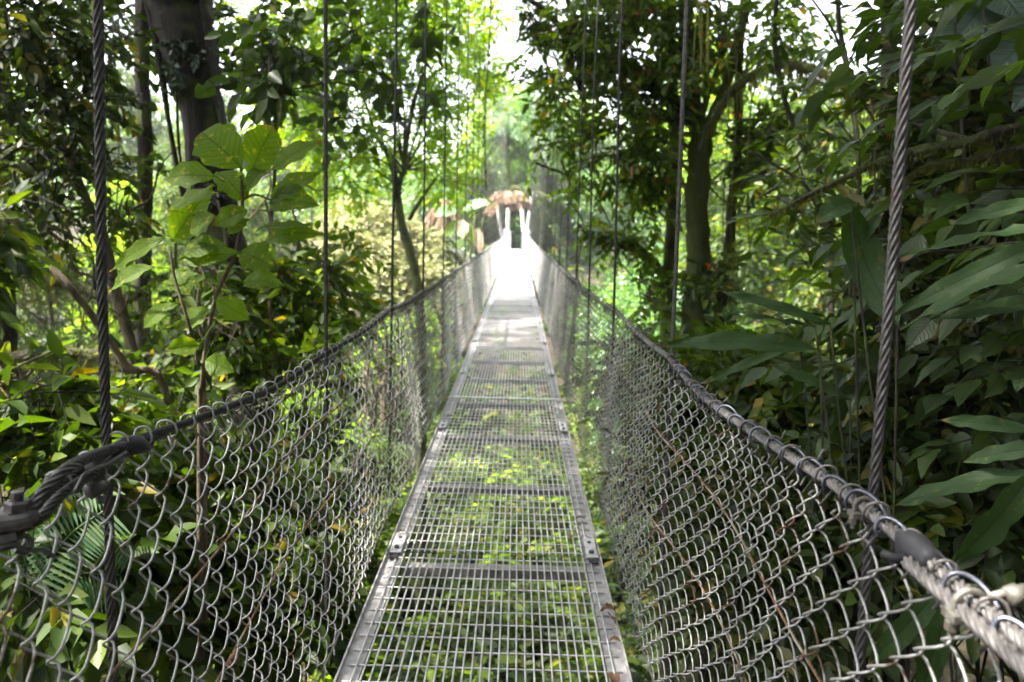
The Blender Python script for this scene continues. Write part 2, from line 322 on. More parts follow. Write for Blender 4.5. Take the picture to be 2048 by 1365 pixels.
def soil():
    m, n, N, K = mat('leaf_litter')
    tc = N.new('ShaderNodeTexCoord'); v = N.new('ShaderNodeTexVoronoi'); v.inputs['Scale'].default_value = 14; K.new(tc.outputs['Object'], v.inputs['Vector'])
    z = N.new('ShaderNodeTexNoise'); z.inputs['Scale'].default_value = 2.3; z.inputs['Detail'].default_value = 9; K.new(tc.outputs['Object'], z.inputs['Vector'])
    sp = N.new('ShaderNodeSeparateColor'); K.new(v.outputs['Color'], sp.inputs[0])
    r1 = ramp(N, [(0, (.016, .012, .007)), (.6, (.038, .027, .015)), (1, (.075, .05, .03))]); K.new(sp.outputs[0], r1.inputs[0])
    r2 = ramp(N, [(.42, (1, 1, 1)), (.6, (.35, .5, .25))]); K.new(z.outputs[0], r2.inputs[0])
    mx = N.new('ShaderNodeMix'); mx.data_type = 'RGBA'; mx.blend_type = 'MULTIPLY'; mx.inputs[0].default_value = .8
    K.new(r1.outputs[0], mx.inputs[6]); K.new(r2.outputs[0], mx.inputs[7])
    p = N.new('ShaderNodeBsdfPrincipled'); p.inputs['Roughness'].default_value = .95; K.new(mx.outputs[2], p.inputs['Base Color'])
    b = N.new('ShaderNodeBump'); b.inputs['Strength'].default_value = .8; b.inputs['Distance'].default_value = .03; K.new(v.outputs['Distance'], b.inputs['Height']); K.new(b.outputs[0], p.inputs['Normal'])
    o = N.new('ShaderNodeOutputMaterial'); K.new(p.outputs[0], o.inputs[0]); return m
M['soil'] = soil()

# ------------------------------------------------------------------ terrain
def sst(a, b, x): t = np.clip((x - a) / (b - a), 0, 1); return t * t * (3 - 2 * t)
def gz(x, y):
    x = np.asarray(x, float); y = np.asarray(y, float)
    z = -6.6 + 0 * x
    z = z + 4.4 * sst(1.2, 5.5, x) * (1 - sst(7, 16, y)) + 1.2 * sst(6, 14, x)
    z = z + 2.0 * sst(-4, -14, x)
    z = z + 5.5 * sst(1.6, -1.4, y)
    z = z + 5.6 * sst(36, 46, y)
    d = np.hypot(x, y - 20)
    z = z + 9 * sst(55, 120, d) + 10 * sst(110, 220, d)
    z = z + .25 * np.sin(x * .9 + 1) * np.sin(y * .7) + .12 * np.sin(x * 2.3) * np.cos(y * 2.1 + .5)
    return z
def build_ground():
    a = np.concatenate([-np.geomspace(300, 12, 26), np.linspace(-11.5, 11.5, 60), np.geomspace(12, 300, 26)])
    b = np.concatenate([-np.geomspace(250, 6, 20), np.linspace(-5.5, 50, 110), np.geomspace(51, 320, 30)])
    X, Y = np.meshgrid(a, b); Z = gz(X, Y); n, k = X.shape
    i = np.arange(n - 1)[:, None] * k + np.arange(k - 1)[None]
    q = np.stack([i, i + 1, i + k + 1, i + k], -1)
    g = G(); g.add(np.stack([X, Y, Z], -1).reshape(-1, 3), q); o = g.build('ground', M['soil']); tag(o, kind='structure')
build_ground()

# ------------------------------------------------------------------ the bridge
ZD = lambda y: .30 * sst(18, 44, np.asarray(y, float)) * 1.0
YEND = 42.59
bridge = thing('suspension_footbridge', 'long narrow steel grate footbridge running straight ahead into the forest', 'footbridge')
PL = 2.3
def panel(y0):
    root = bpy.data.objects.new('deck_panel', None); root.location = (0, y0, float(ZD(y0))); link(root, bridge)
    root.rotation_euler = (math.atan2(float(ZD(y0 + PL) - ZD(y0)), PL), 0, 0); return root
g = G(); yy = PL - .012
for i in range(30):
    x = -.4495 + i * .031
    tube(g, [(x, .012, .004), (x, PL / 2, .004), (x, yy, .004)], .0037, 6)
for j in range(23):
    y = .05 + j * .1
    n_ = 9; xs = np.linspace(-.482, .482, n_)
    p = np.stack([xs, np.full(n_, y) + rng.normal(0, .0012, n_), np.full(n_, -.0015)], 1); tube(g, p, .0034, 6)
p0 = panel(1.19 - PL); grate = g.build('grating', M['grate'], p0)
for s in (-1, 1):
    g = G()
    box(g, (min(s * .437, s * .497), .006, -.012), (max(s * .437, s * .497), PL - .006, -.0065))
    box(g, (min(s * .497, s * .504), .006, -.055), (max(s * .497, s * .504), PL - .006, .012))
    box(g, (min(s * .430, s * .437), .006, -.045), (max(s * .430, s * .437), PL - .006, -.0065))
    g.build('side_angle', M['angle'], p0, smooth=False)
    g = G()
    box(g, (min(s * .436, s * .490), PL - .02, .0085), (max(s * .436, s * .490), PL + .21, .0125))
    g.build('splice_plate', M['grate'], p0, smooth=False)
    g = G(); prism(g, (s * .462, PL + .03, .018), (0, 0, 1), .013, .013, 6); prism(g, (s * .462, PL + .15, .016), (0, 0, 1), .009, .008, 8)
    g.build('bolt', M['clamp_dark'], p0, smooth=False)
    g = G(); box(g, (min(s * .445, s * .487), PL - .075, .004), (max(s * .445, s * .487), PL - .022, .0088)); g.build('dark_hole_patch', M['tape'], p0, smooth=False)  # black box in place of a hole, its darkness put into the colour
k = 0
while True:
    y0 = 1.19 + k * PL
    if y0 + PL > YEND + .1: break
    r = panel(y0)
    for ch in list(p0.children):
        if y0 > 22 and ch.name.split('.')[0] in ('bolt', 'dark_hole_patch'): continue
        c = ch.copy(); link(c, r)
    k += 1
NB = 0
g = G(); box(g, (-.43, -.03, -.062), (.43, .03, -.056)); box(g, (-.43, -.03, -.10), (.43, -.024, -.062)); box(g, (-.43, .024, -.10), (.43, .03, -.062))
beam0 = None
for i in range(38):
    y = .04 + i * 1.15
    if y > YEND: break
    if beam0 is None: beam0 = g.build('cross_beam', M['beam'], bridge, smooth=False); o = beam0
    else: o = beam0.copy(); link(o, bridge)
    o.location = (0, y, float(ZD(y)))
for y in (6.86, 12.6):
    g = G(); box(g, (-.485, y - .022, .0085), (.485, y + .022, .0135)); o = g.build('joint_cover', M['white'] if 0 else M['grate'], bridge, smooth=False)
    o.location.z = float(ZD(y))
# ---- rail lines (measured)
LR = [(-1.2, -.69, 1.00), (.4, -.69, 1.00), (.9, -.69, 1.035), (1.14, -.685, 1.067), (1.41, -.685, 1.097), (1.81, -.685, 1.068), (2.48, -.685, 1.02), (3.08, -.685, 1.01), (4.7, -.685, 1.015), (6.4, -.685, .985), (9.5, -.685, .99), (18, -.685, .99), (24, -.685, 1.0), (34, -.68, 1.03), (42.9, -.64, 1.12)]
RR = [(-1.2, .70, .98), (.3, .70, 1.02), (.87, .69, 1.057), (1.3, .685, 1.068), (1.73, .685, 1.054), (2.5, .685, 1.02), (3.0, .685, 1.035), (4.68, .685, 1.045), (6.5, .685, 1.01), (8.4, .685, .995), (18, .685, .985), (24, .685, .99), (34, .68, 1.02), (42.9, .64, 1.12)]
def railf(T):
    a = np.array(T); return lambda y: np.stack([np.interp(y, a[:, 0], a[:, 1]), np.asarray(y, float), np.interp(y, a[:, 0], a[:, 2]) - .018 * np.abs(np.sin((np.asarray(y) - 1.42) / 1.65 * np.pi)) * (np.asarray(y) > 1.5)], -1)
rail = {-1: railf(LR), 1: railf(RR)}
def foot(s, y): return np.stack([np.full_like(y, s * .585) + .012 * np.sin(y * 3.1 + s), y, ZD(y) - .04 + .015 * np.sin(y * 5 + s)], -1)
def fence_nodes(s, Y, v, tri, n, Hh=1.10):
    """Y, v, n arrays -> points on the net"""
    a = rail[s](Y); a[..., 2] -= .028; b = foot(s, Y); u = (v / Hh)[..., None]
    bul = .020 * np.sin(Y * 1.9 + s) * np.sin(np.clip(v / Hh, 0, 1) * np.pi) + .012 * np.sin(Y * 4.3 + 2 * v + s)
    p = a * (1 - u) + b * u
    p[..., 0] += -s * (n + bul); return p
def wirepack(s, Y0, Y1, spp, sides, rad, g):
    js = np.arange(int(round(Y0 / .052)), int(round(Y1 / .052))); nper = 8.45 if s < 0 else 12.1; ns = int(nper * spp) + 1; per = .130 if s < 0 else .0905
    t = np.linspace(0, nper * 2 * np.pi, ns)[None] + 0 * js[:, None] ; ph = t + np.pi * (js[:, None] % 2)
    A, B = .0285, (.0165 if s < 0 else .0125)
    k = .93; x = A * np.arcsin(k * np.sin(ph)) / math.asin(k); n = B * np.cos(ph) / np.sqrt(np.cos(ph) ** 2 + .25) * 1.1
    chir = -s
    jit = rng.normal(0, .0025, (len(js), 1)); v = t / (2 * np.pi) * per + jit
    Yc = js[:, None] * .052 + x * chir * -1
    Yc = Yc + .012 * np.sin(v * 5 + js[:, None] * .07)
    p = fence_nodes(s, Yc, v, x, n)
    T = unit(np.gradient(p, axis=1)); ref = np.array([1., 0, 0]); a = unit(np.cross(T, ref)); b = np.cross(T, a)
    th = np.arange(sides) / sides * 2 * np.pi
    V = p[:, :, None] + rad * (np.cos(th)[None, None, :, None] * a[:, :, None] + np.sin(th)[None, None, :, None] * b[:, :, None])
    nw = len(js); base = (np.arange(nw) * ns * sides)[:, None, None] + (np.arange(ns - 1) * sides)[None, :, None]; kk = np.arange(sides)[None, None]; k2 = (kk + 1) % sides
    q = np.stack([base + kk, base + k2, base + sides + k2, base + sides + kk], -1)
    g.add(V.reshape(-1, 3), q)
fences = {}
for s, nm in ((-1, 'left'), (1, 'right')):
    f = thing('chain_link_fence', 'sagging chain-link netting laced with thin rusty hooks along the %s side of the footbridge' % nm if s < 0 else 'chain-link netting tied by dark spiral wire along the right side of the footbridge', 'fence')
    fences[s] = f
    g = G(); wirepack(s, .2, 9, 14 if s < 0 else 12, 6, .0024, g); g.build('wire_net', M['galv'], f)
    g = G(); wirepack(s, 9, 23, 6, 3, .0027, g); g.build('wire_net', M['galv'], f); g = G(); wirepack(s, 23, 42.6, 6, 3, .0030, g); g.build('wire_net', M['galv_sunlit'], f)
    # hooks over the handrail rope
    gf = G(); nh = 0
    for jj in range(4, 260):
        y = .104 * jj
        if s > 0 and rng.random() < .25: continue
        if s < 0 and 0: continue
        c = rail[s](np.array([y + rng.normal(0, .006)]))[0]
        g = G() if y < 9.6 else gf
        if y < 9.6:
            tilt = rng.uniform(-.35, .35); rr = .0155 + rng.uniform(0, .006)
            th = np.linspace(-2.2, 3.4, 13)
            up = rng.uniform(.006, .022)
            pp = np.stack([c[0] + s * np.sin(th) * -rr, c[1] + (th * .004 + tilt * np.cos(th) * .02), c[2] + np.cos(th) * rr + up * .4 * (np.cos(th) > .3)], 1)
            pp = np.vstack([[c[0] - s * .008, c[1] + .004, c[2] - .055], pp, [c[0] - s * rng.uniform(.01, .02), c[1] + rng.uniform(-.01, .01), c[2] - rng.uniform(.02, .045)]])
            tube(g, pp, .0026, 5)
            if s > 0 and y > 1.5 and rng.random() < .7:   # stubby twisted ends
                e = c + np.array([s * .012, 0, .012]); tube(g, [e, e + [s * rng.uniform(0, .02), rng.uniform(-.02, .02), rng.uniform(.01, .03)]], .0022, 5)
            g.build('tie_hook', M['galv' if s < 0 else 'rope_grey'], f)
        else:
            th = np.linspace(0, 6.28, 7); tube(g, np.stack([c[0] + np.cos(th) * .016, c[1] + 0 * th + rng.normal(0, .01, 7), c[2] + np.sin(th) * .016], 1), .003, 3, cap=False)
    tag(gf.build('tie_hooks', M['galv' if s < 0 else 'rope_grey'], f), kind='stuff')
    ys = np.concatenate([np.linspace(-1.2, 8, 140), np.linspace(8.2, 42.9, 120)])
    g = G(); near = rail[s](ys[ys < 8.1]); rope(g, near, .0122 if s > 0 else .0098, pitch=.085 if s > 0 else .075, step=.006); far = rail[s](ys[ys >= 7.8]); tube(g, far, .013, 6)
    g.build('handrail_rope', M['rope_grey' if s > 0 else 'rope'], f)
    # bracing ropes along the net
    for z in (.72, .40):
        ys2 = np.linspace(-.3, 42, 260); Hh = 1.1; zr = rail[s](ys2)[:, 2]; v = (zr - .028 - z)
        p = fence_nodes(s, ys2, v + .02 * np.sin(ys2 * 1.1 + z * 9), 0, -.010)
        g = G(); rope(g, p[ys2 < 6.2], .0040, pitch=.05, strands=4, step=.012, spv=3); tube(g, p[ys2 > 6.0], .004, 4)
        g.build('bracing_rope', M['rope_rust'], f)
        for yk in (.95, 1.75, 3.4, 5.1):
            if (z < .5) == (yk == .95): continue
            q = p[np.argmin(abs(ys2 - yk))]
            g = G(); tube(g, [q + [-s * .006, -.03, -.008], q + [-s * .012, 0, .006], q + [-s * .006, .03, .004]], .008, 6, lump=.3)
            prism(g, q + [-s * .012, .008, -.008], (1, .2, .4), .008, .014); prism(g, q + [-s * .012, -.012, .010], (1, .2, .4), .008, .014)
            g.build('rope_clip', M['clamp'] if s > 0 else M['rope_rust'], f)
    g = G(); tube(g, foot(s, np.linspace(-.5, 42.6, 150)), .005, 5); g.build('foot_rope', M['rope_grey'], f)
# spiral lacing on the right handrail
g = G(); th = np.arange(0, 2 * np.pi * 21, .3); y = .62 + th / (2 * np.pi) * .110 * (1 + .0 * th)
y = y + .012 * np.sin(th * .13) ; c = rail[1](y); c[:, 2] -= .004
rad = .0195 + .004 * np.sin(th * .37)
g_ = np.stack([c[:, 0] + np.cos(th) * rad, c[:, 1] + .022 * np.sin(th), c[:, 2] + np.where(np.sin(th) > 0, np.sin(th) * rad * 1.1, np.sin(th) * .013)], 1)
tube(g, g_, .0036, 6); g.build('lacing_wire', M['lace'], fences[1])
# tape, clamps, doubled ropes near the camera on the right
def railpt(s, y): return rail[s](np.array([float(y)]))[0]
g = G(); a = railpt(1, 1.075); b = railpt(1, 1.16); pp = np.linspace(a, b, 9); tube(g, pp + [0, 0, .001], [.0185, .0215, .0235, .0215, .024, .0245, .0225, .023, .0175], 9, lump=.16); 
tube(g, [a + [-.02, .04, -.008], a + [-.040, .045, -.010], a + [-.052, .05, -.004]], [.010, .008, .006], 7); g.build('black_tape_wrap', M['tape'], fences[1])
ysb = np.linspace(-.8, 1.10, 40); c = rail[1](ysb); c[:, 0] -= .024; c[:, 2] -= .008
g = G(); rope(g, c, .0115, pitch=.12); g.build('doubled_rope', M['rope_grey'], fences[1])
def clamp(y, dx=0, big=1.0):
    c = railpt(1, y); g = G()
    u = np.linspace(-.3, np.pi + .3, 12)
    pp = np.stack([c[0] + dx + np.cos(u) * .021 * big, np.full(12, c[1]), c[2] + np.sin(u) * .019 * big], 1); tube(g, pp, .0055 * big, 7)
    pp = pp + [0, -.018, 0]; 
    box(g, (c[0] + dx - .032 * big, y - .02 * big, c[2] - .024 * big), (c[0] + dx + .030 * big, y + .014 * big, c[2] - .012 * big))
    for sx in (-1, 1):
        prism(g, (c[0] + dx + sx * .023 * big, y - .002, c[2] - .034 * big), (0, 0, 1), .0105 * big, .016 * big)
        tube(g, [(c[0] + dx + sx * .023 * big, y - .002, c[2] - .052 * big), (c[0] + dx + sx * .023 * big, y - .002, c[2] + .006)], .0048 * big, 7)
    g.build('rope_clamp', M['clamp'], fences[1], smooth=False)
clamp(1.30, 0, .75); clamp(.965, -.012, .9); clamp(.80, -.012, .9)
g = G(); a = railpt(1, .955); prism(g, a + [.03, -.01, .022], (1, .3, .25), .0135, .02); tube(g, [a + [.0, -.01, .018], a + [.05, 0, .028]], .006, 8); g.build('clamp_nut', M['clamp'], fences[1])
# left near end: splice, clamp, bolt
g = G()
A = [P(20, 1062, 1.10), P(62, 1022, 1.13), P(92, 978, 1.15), P(140, 935, 1.19), P(205, 905, 1.33), P(270, 888, 1.50), P(330, 868, 1.66)]
rope(g, smooth_path(A, 8), .0105, pitch=.10, step=.006)
A = [P(30, 1062, 1.12), P(75, 1040, 1.15), P(125, 990, 1.20), P(190, 945, 1.32), P(255, 905, 1.46), P(300, 890, 1.6)]
rope(g, smooth_path(A, 8), .0095, pitch=.09, step=.006)
A = [P(150, 985, 1.2), P(175, 945, 1.24), P(215, 928, 1.33), P(250, 905, 1.42)]; tube(g, smooth_path(A, 6), .004, 6)
g.build('spliced_rope', M['rope'], fences[-1])
g = G(); tube(g, [P(232, 905, 1.44), P(250, 893, 1.46), P(272, 890, 1.5), P(292, 895, 1.54)], [.011, .019, .02, .011], 9, lump=.12); g.build('black_tape_wrap', M['tape'], fences[-1])
g = G(); c = P(36, 1016, 1.12); prism(g, c, (0.05, .05, 1), .0185, .024, 6); prism(g, c + [0, 0, .018], (0.05, .05, 1), .009, .016, 8)
c2 = P(2, 1040, 1.10); prism(g, c2, (0.05, .05, 1), .017, .02, 6)
pb = np.array([P(-60, 1052, 1.08), P(0, 1050, 1.09), P(45, 1042, 1.11), P(62, 1030, 1.13)]); tube(g, smooth_path(pb, 5), .0125, 10)
tube(g, [P(-30, 1075, 1.09), P(5, 1078, 1.1), P(32, 1072, 1.11)], .018, 10, lump=.1)
tube(g, smooth_path([P(20, 1085, 1.1), P(48, 1072, 1.12), P(62, 1085, 1.13), P(52, 1105, 1.13), P(30, 1100, 1.12)], 5), .0045, 7)
g.build('shackle_bolt', M['clamp_dark'], fences[-1], smooth=False)
g = G(); c = P(190, 968, 1.33); tube(g, [P(178, 918, 1.33), P(192, 950, 1.34), P(200, 980, 1.34)], [.013, .017, .012], 8, lump=.15); prism(g, P(190, 978, 1.32), (.3, .9, .1), .015, .03); prism(g, P(202, 1000, 1.32), (0, 0, 1), .008, .012, 8)
g.build('rope_clamp', M['clamp_dark'], fences[-1])
g = G(); tube(g, smooth_path([P(-40, 1120, 1.02), P(20, 1092, 1.08), P(50, 1100, 1.12), P(85, 1100, 1.17), P(108, 1115, 1.21)], 6), .004, 6); g.build('tie_wire', M['rope'], fences[-1])

# ---- main suspension cables and hangers
def zc(y): y = np.asarray(y, float); return 8.6 + 6.5 * (np.clip(y - 15, 0, None) / 28) ** 2 + 5 * (np.clip(13 - y, 0, None) / 20) ** 2
for s, nm in ((-1, 'left'), (1, 'right')):
    ys = np.linspace(-8, 47, 60); p = np.stack([np.full(60, s * .70), ys, zc(ys)], 1)
    g = G(); tube(g, p, .022, 8); tag(g.build('main_cable', M['rope']), 'thick steel cable high over the %s side of the bridge carrying the hangers' % nm, 'cable')
words = ['nearest', 'second', 'third', 'fourth', 'fifth', 'sixth', 'seventh', 'eighth']
Yh = {-1: [1.45, 3.1, 4.7, 6.4, 8.1, 9.75, 11.4, 13.0], 1: [1.36, 3.03, 4.7, 6.4, 8.1, 9.75, 11.4, 13.0]}
XT = {-1: [-.668, -.674, -.655, -.688], 1: [.706, .672, .635, .645]}; XB = {-1: [-.73, -.692, -.69, -.693], 1: [.742, .703, .685, .685]}
for s, nm in ((-1, 'left'), (1, 'right')):
    for i in range(25):
        y = Yh[s][i] if i < 8 else 13.0 + (i - 7) * 1.65
        if y > 41.5: break
        zt = float(zc(y)) ; zb = float(ZD(y)) - .1
        xt, xb = (XT[s][i], XB[s][i]) if i < 4 else (s * .685, s * .69)
        zref = 2.2 + .0; slope = (xt - xb) / 1.6; 
        xtop = s * .70
        pts = [(xb, y, zb), (xb * .5 + xt * .5, y, 1.4), (xt, y, zref + (.3 if i else 0)), (xtop, y, zt)]
        g = G()
        pts = np.array(pts)[[0, 1, 2, 3]]
        if i < 3: rope(g, pts, [.0098, .0085, .0085][i] if s < 0 else [.0102, .009, .0085][i], pitch=.135, step=.012)
        else: tube(g, pts, .0082, 7 if i < 8 else 5)
        o = g.build('hanger_cable', M['hanger'] if s > 0 and i < 2 else M['rope'])
        lab = ('%s twisted steel hanger cable counted from the camera, left netting' % words[i] if s < 0 else '%s twisted steel hanger cable counted from the camera, right netting' % words[i]) if i < 8 else 'thin distant steel hanger cable rising from the far %s netting' % nm
        tag(o, lab, 'cable', 'hanger cables on the %s of the bridge' % nm)

# ---- far end posts and anchor chains
ye = 43.0; zdE = float(ZD(ye))
for i, (xb, xt, nm) in enumerate(((-.62, -.50, 'left'), (.50, .36, 'right'))):
    g = G(); zt = 4.6
    b = P((1015, 1046)[i], 478, 43.2); b[2] = zdE - .6; m_ = P((1014, 1048)[i], 478, 43.2); t = P((1017, 1044)[i], 420, 43.2)
    up = t + (t - m_) * .6
    tube(g, smooth_path([b, m_, t, up], 6), [.12] * 7 + [.10] * 6 + [.085] * 6, 12); o = thing('bridge_post', 'white post at the far bridge end, %s of the dark opening' % nm, 'post')
    g.build('shaft', M['white'], o)
    g = G(); sx = (-1, 1)[i]; xa, xb2 = sorted((sx * .29, sx * .78)); box(g, (xa, 42.65, zdE - .6), (xb2, 43.7, zdE + 1.02)); box(g, (xa + .06, 42.75, zdE + 1.02), (xb2 - .08, 43.6, zdE + 1.12)); g.build('anchor_block', M['white'], o, smooth=False)
    p = smooth_path([P((1004, 1052)[i], 475, 42.9), P((998, 1057)[i], 440, 43), P((994, 1062)[i], 405, 43.2), P((992, 1064)[i], 385, 43.4)], 10)
    g = G()
    for q_ in range(0, len(p) - 1):
        a_, b_ = p[q_], p[q_ + 1]; tube(g, np.linspace(a_, b_, 6), [.045, .085, .1, .1, .085, .045], 7)
    tag(g.build('anchor_chain', M['grate']), 'pale beaded chain sloping up from the far handrail end, %s of the white posts' % nm, 'chain')
# landing platform
g = G(); box(g, (-.9, YEND + .03, zdE - .35), (.9, YEND + 2.2, zdE - .02)); tag(g.build('landing', M['white'], None, smooth=False), kind='structure')

# ------------------------------------------------------------------ vegetation builders
UP = np.array([0, 0, 1.])
def crown(g, tw, cl, ntw, K, L, W, tl=.5, grav=.25, flat=.5, droop=.2, out=None, twr=.004):
    """twigs with leaves on both sides, gathered round the clump centres cl = [(centre, radius)]"""
    C = np.array([c for c, r in cl], float); Rr = np.array([r for c, r in cl], float)
    pr = Rr ** 2.2; idx = rng.choice(len(C), ntw, p=pr / pr.sum())
    d0 = unit(rng.normal(size=(ntw, 3))); rad = rng.random(ntw) ** .45
    B = C[idx] + d0 * (Rr[idx] * rad)[:, None] * np.array([1, 1, .75])
    D = unit(d0 * .8 + rng.normal(size=(ntw, 3)) * .6 - UP * grav)
    Ls = tl * rng.uniform(.5, 1.3, ntw)
    S = unit(np.cross(D, UP + rng.normal(size=(ntw, 3)) * .3)); N = np.cross(S, D)
    N = np.where(N[:, 2:3] < 0, -N, N)
    for k in range(K):
        u = (k + .6) / K; sd = 1 if k % 2 else -1
        b = B + D * (Ls * u)[:, None] - UP * (Ls * u * u * droop)[:, None]
        last = k == K - 1
        d = D * (.75 if not last else 1.4) + S * sd * (.9 if not last else .1) + rng.normal(size=(ntw, 3)) * .25 - UP * grav * .6
        leaf6(g, b, d, N + rng.normal(size=(ntw, 3)) * flat, L * rng.uniform(.65, 1.25, ntw), W * rng.uniform(.75, 1.2, ntw), droop=.12)
    if tw is not None:
        m_ = min(ntw, tw[1]); e = B + D * Ls[:, None] - UP * (Ls * droop)[:, None]
        for i in range(m_):
            tube(tw[0], [B[i] - D[i] * Ls[i] * .5, B[i], (B[i] + e[i]) / 2 + UP * Ls[i] * .04, e[i]], [twr * 1.5, twr * 1.3, twr, twr * .5], 4, cap=False)
def limbs(g, root, cl, r0, sag=.1, sides=6):
    """limbs from a point on the trunk to each clump"""
    for c, r in cl:
        c = np.array(c, float); root_ = np.array(root, float); d = c - root_; L = np.linalg.norm(d)
        m1 = root_ + d * .35 + UP * L * .10 + rng.normal(0, .05 * L, 3); m2 = root_ + d * .7 + UP * L * .06 + rng.normal(0, .06 * L, 3)
        p = smooth_path([root_, m1, m2, c], 5); tube(g, p, np.linspace(r0, r0 * .25, len(p)), sides, lump=.12)
        for k in range(3):
            e = c + unit(rng.normal(size=3)) * r * .8; tube(g, smooth_path([m2, (m2 + e) / 2 + rng.normal(0, .1 * r, 3), e], 4), np.linspace(r0 * .4, r0 * .12, 9), 4)
def px_trunk(pts, n=8, sides=12, lump=.12, g=None):
    """pts: (px, py, Y, radius)"""
    a = np.array([[*P(x, y, Y), r] for x, y, Y, r in pts]); s = smooth_path(a, n); s[:, :3] += rng.normal(0, .006, (len(s), 3)) * s[:, 3:4] * 8
    g = g or G(); tube(g, s[:, :3], np.maximum(s[:, 3], .002), sides, lump=lump); return g, s
def moss_on(path, n, lmax, parent, name='hanging_moss', thick=1, fz=1):
    """short strands and fuzz hanging from a branch path (x,y,z,r)"""
    g = G(); idx = rng.integers(0, len(path), n)
    B = path[idx, :3] + rng.normal(0, .6, (n, 3)) * path[idx, 3:4]
    L = lmax * rng.random(n) ** 2.2 + .02
    leaf6(g, B, -UP + rng.normal(size=(n, 3)) * .18, rng.normal(size=(n, 3)), L, (.004 + .016 * L) * thick, droop=0)
    m2 = n * 3; idx = rng.integers(0, len(path), m2); d = unit(rng.normal(size=(m2, 3)))
    leaf6(g, path[idx, :3] + d * path[idx, 3:4] * .9, d + rng.normal(size=(m2, 3)) * .5, rng.normal(size=(m2, 3)), (.02 + .02 * rng.random(m2)) * fz, .008 * fz)
    return g.build(name, M['moss'], parent)
def whole_tree(name, label, cat, trunkpts, cl, mleaf, mbark, ntw, K, L, W, r_limb=.05, group=None, extra=None, moss=0, twigs=300, lump=.12, over=None, nover=1500, **kw):
    base = P(*trunkpts[-1][:3]) ; t = thing(name, label, cat, group)
    g, s = px_trunk(trunkpts, g=None, lump=lump)
    for e in (extra or []):
        px_trunk(e, g=g, sides=8)
    if cl:
        for c in cl:
            j = np.argmin(np.linalg.norm(s[:, :3] - np.array(c[0]), axis=1)); limbs(g, s[j, :3], [c], min(r_limb, s[j, 3] * .7))
    g.build('trunk', M[mbark], t)
    if cl:
        g = G(); tg = G(); crown(g, (tg, twigs), cl, ntw, K, L, W, **kw); g.build('crown', M[mleaf], t); tg.build('twigs', M[mbark], t)
    if over:
        g = G(); crown(g, None, over, nover, 8, .22, .10, tl=.6); g.build('crown', M[mleaf], t)
    if moss: moss_on(s, moss, .35, t)
    return t, s
def ell(pxc, pyc, Y, r): return (P(pxc, pyc, Y), r)

def to_ground(pts):
    """adds a foot for a trunk given as (px, py, Y, r): continues down to the ground"""
    x, y, Y, r = pts[-1]; a = P(x, y, Y)
    zt = float(gz(a[0], Y)) - .3
    d = (CM @ np.array([0, -1., 0])); 
    k = 0; py = y
    while P(x, py, Y)[2] > zt and k < 400: py += 20; k += 1
    mid = (y + py) / 2
    return list(pts) + ([(x, mid, Y, r * 1.05)] if py - y > 200 else []) + [(x, py, Y, r * 1.35)]
def overhead(n, x0, x1, y0, y1, z0, z1, r=1.6):
    return [((rng.uniform(x0, x1), rng.uniform(y0, y1), rng.uniform(z0, z1)), r * rng.uniform(.8, 1.25)) for _ in range(n)]
def sun_block_clumps():  # unseen leaf clumps added up the sun's rays to shade bridge and trunk
    cl = []; d = np.array(sd)
    for y in np.arange(-2.5, 17.5, 1.5):
        for x, z in ((-.7, .8), (.7, .8), (0, -6), (-1.6, -3)):
            if z < 0 and rng.random() < .35: continue
            p = np.array([x + rng.normal(0, .3), y + rng.normal(0, .4), z]); zt = rng.uniform(8.8, 10.8); cl.append((p + d * (zt - z) / d[2], rng.uniform(1.0, 1.4)))
    for q in (P(310, -60, 7), P(330, 20, 7), P(360, 90, 7), P(390, 200, 7)):
        zt = rng.uniform(8.5, 10.5); cl.append((q + d * (zt - q[2]) / d[2], 1.3))
    return cl
HI = dict(ntw=2300, K=8, L=.21, W=.095, tl=.7, twigs=150)

# ---- left side trees
whole_tree('big_tree', 'massive leaning reddish-brown trunk with creepers behind the large-leaved shrub', 'tree',
           to_ground([(290, -700, 7.2, .22), (330, -250, 7, .25), (350, -60, 7, .25), (375, 100, 7, .24), (408, 250, 7, .19), (440, 450, 7, .19), (480, 620, 7, .19), (502, 760, 7, .20)]),
           overhead(18, -6, 1.5, 0, 9.5, 8, 11.5), 'leaf_mid', 'bark_red', **HI, r_limb=.1, lump=.09,
           extra=[[(283, -60, 6.9, .035), (318, 120, 6.85, .03), (340, 260, 6.85, .022), (372, 420, 6.85, .02), (415, 620, 6.85, .016)],
                  [(345, -40, 6.8, .014), (352, 160, 6.76, .012), (362, 330, 6.78, .012), (400, 560, 6.8, .01)],
                  [(398, -40, 6.78, .016), (420, 130, 6.78, .012), (455, 330, 6.8, .012), (470, 520, 6.85, .01)]])
whole_tree('slender_tree', 'straight slim dark trunk rising just left of the massive leaning one', 'tree',
           to_ground([(286, -700, 8, .06), (286, -100, 8, .07), (286, 150, 8, .07), (290, 330, 8, .075), (285, 560, 8, .08), (283, 800, 8, .085)]),
           [ell(120, 60, 8.5, .5), ell(200, 200, 8, .3), ell(480, 40, 8.3, .45), ell(240, 330, 7.8, .25), ell(540, 140, 8.5, .5), ell(235, 60, 8.8, .35)], 'leaf_mid', 'bark_dark', ntw=170, K=8, L=.14, W=.075, tl=.4, r_limb=.025, twigs=200)
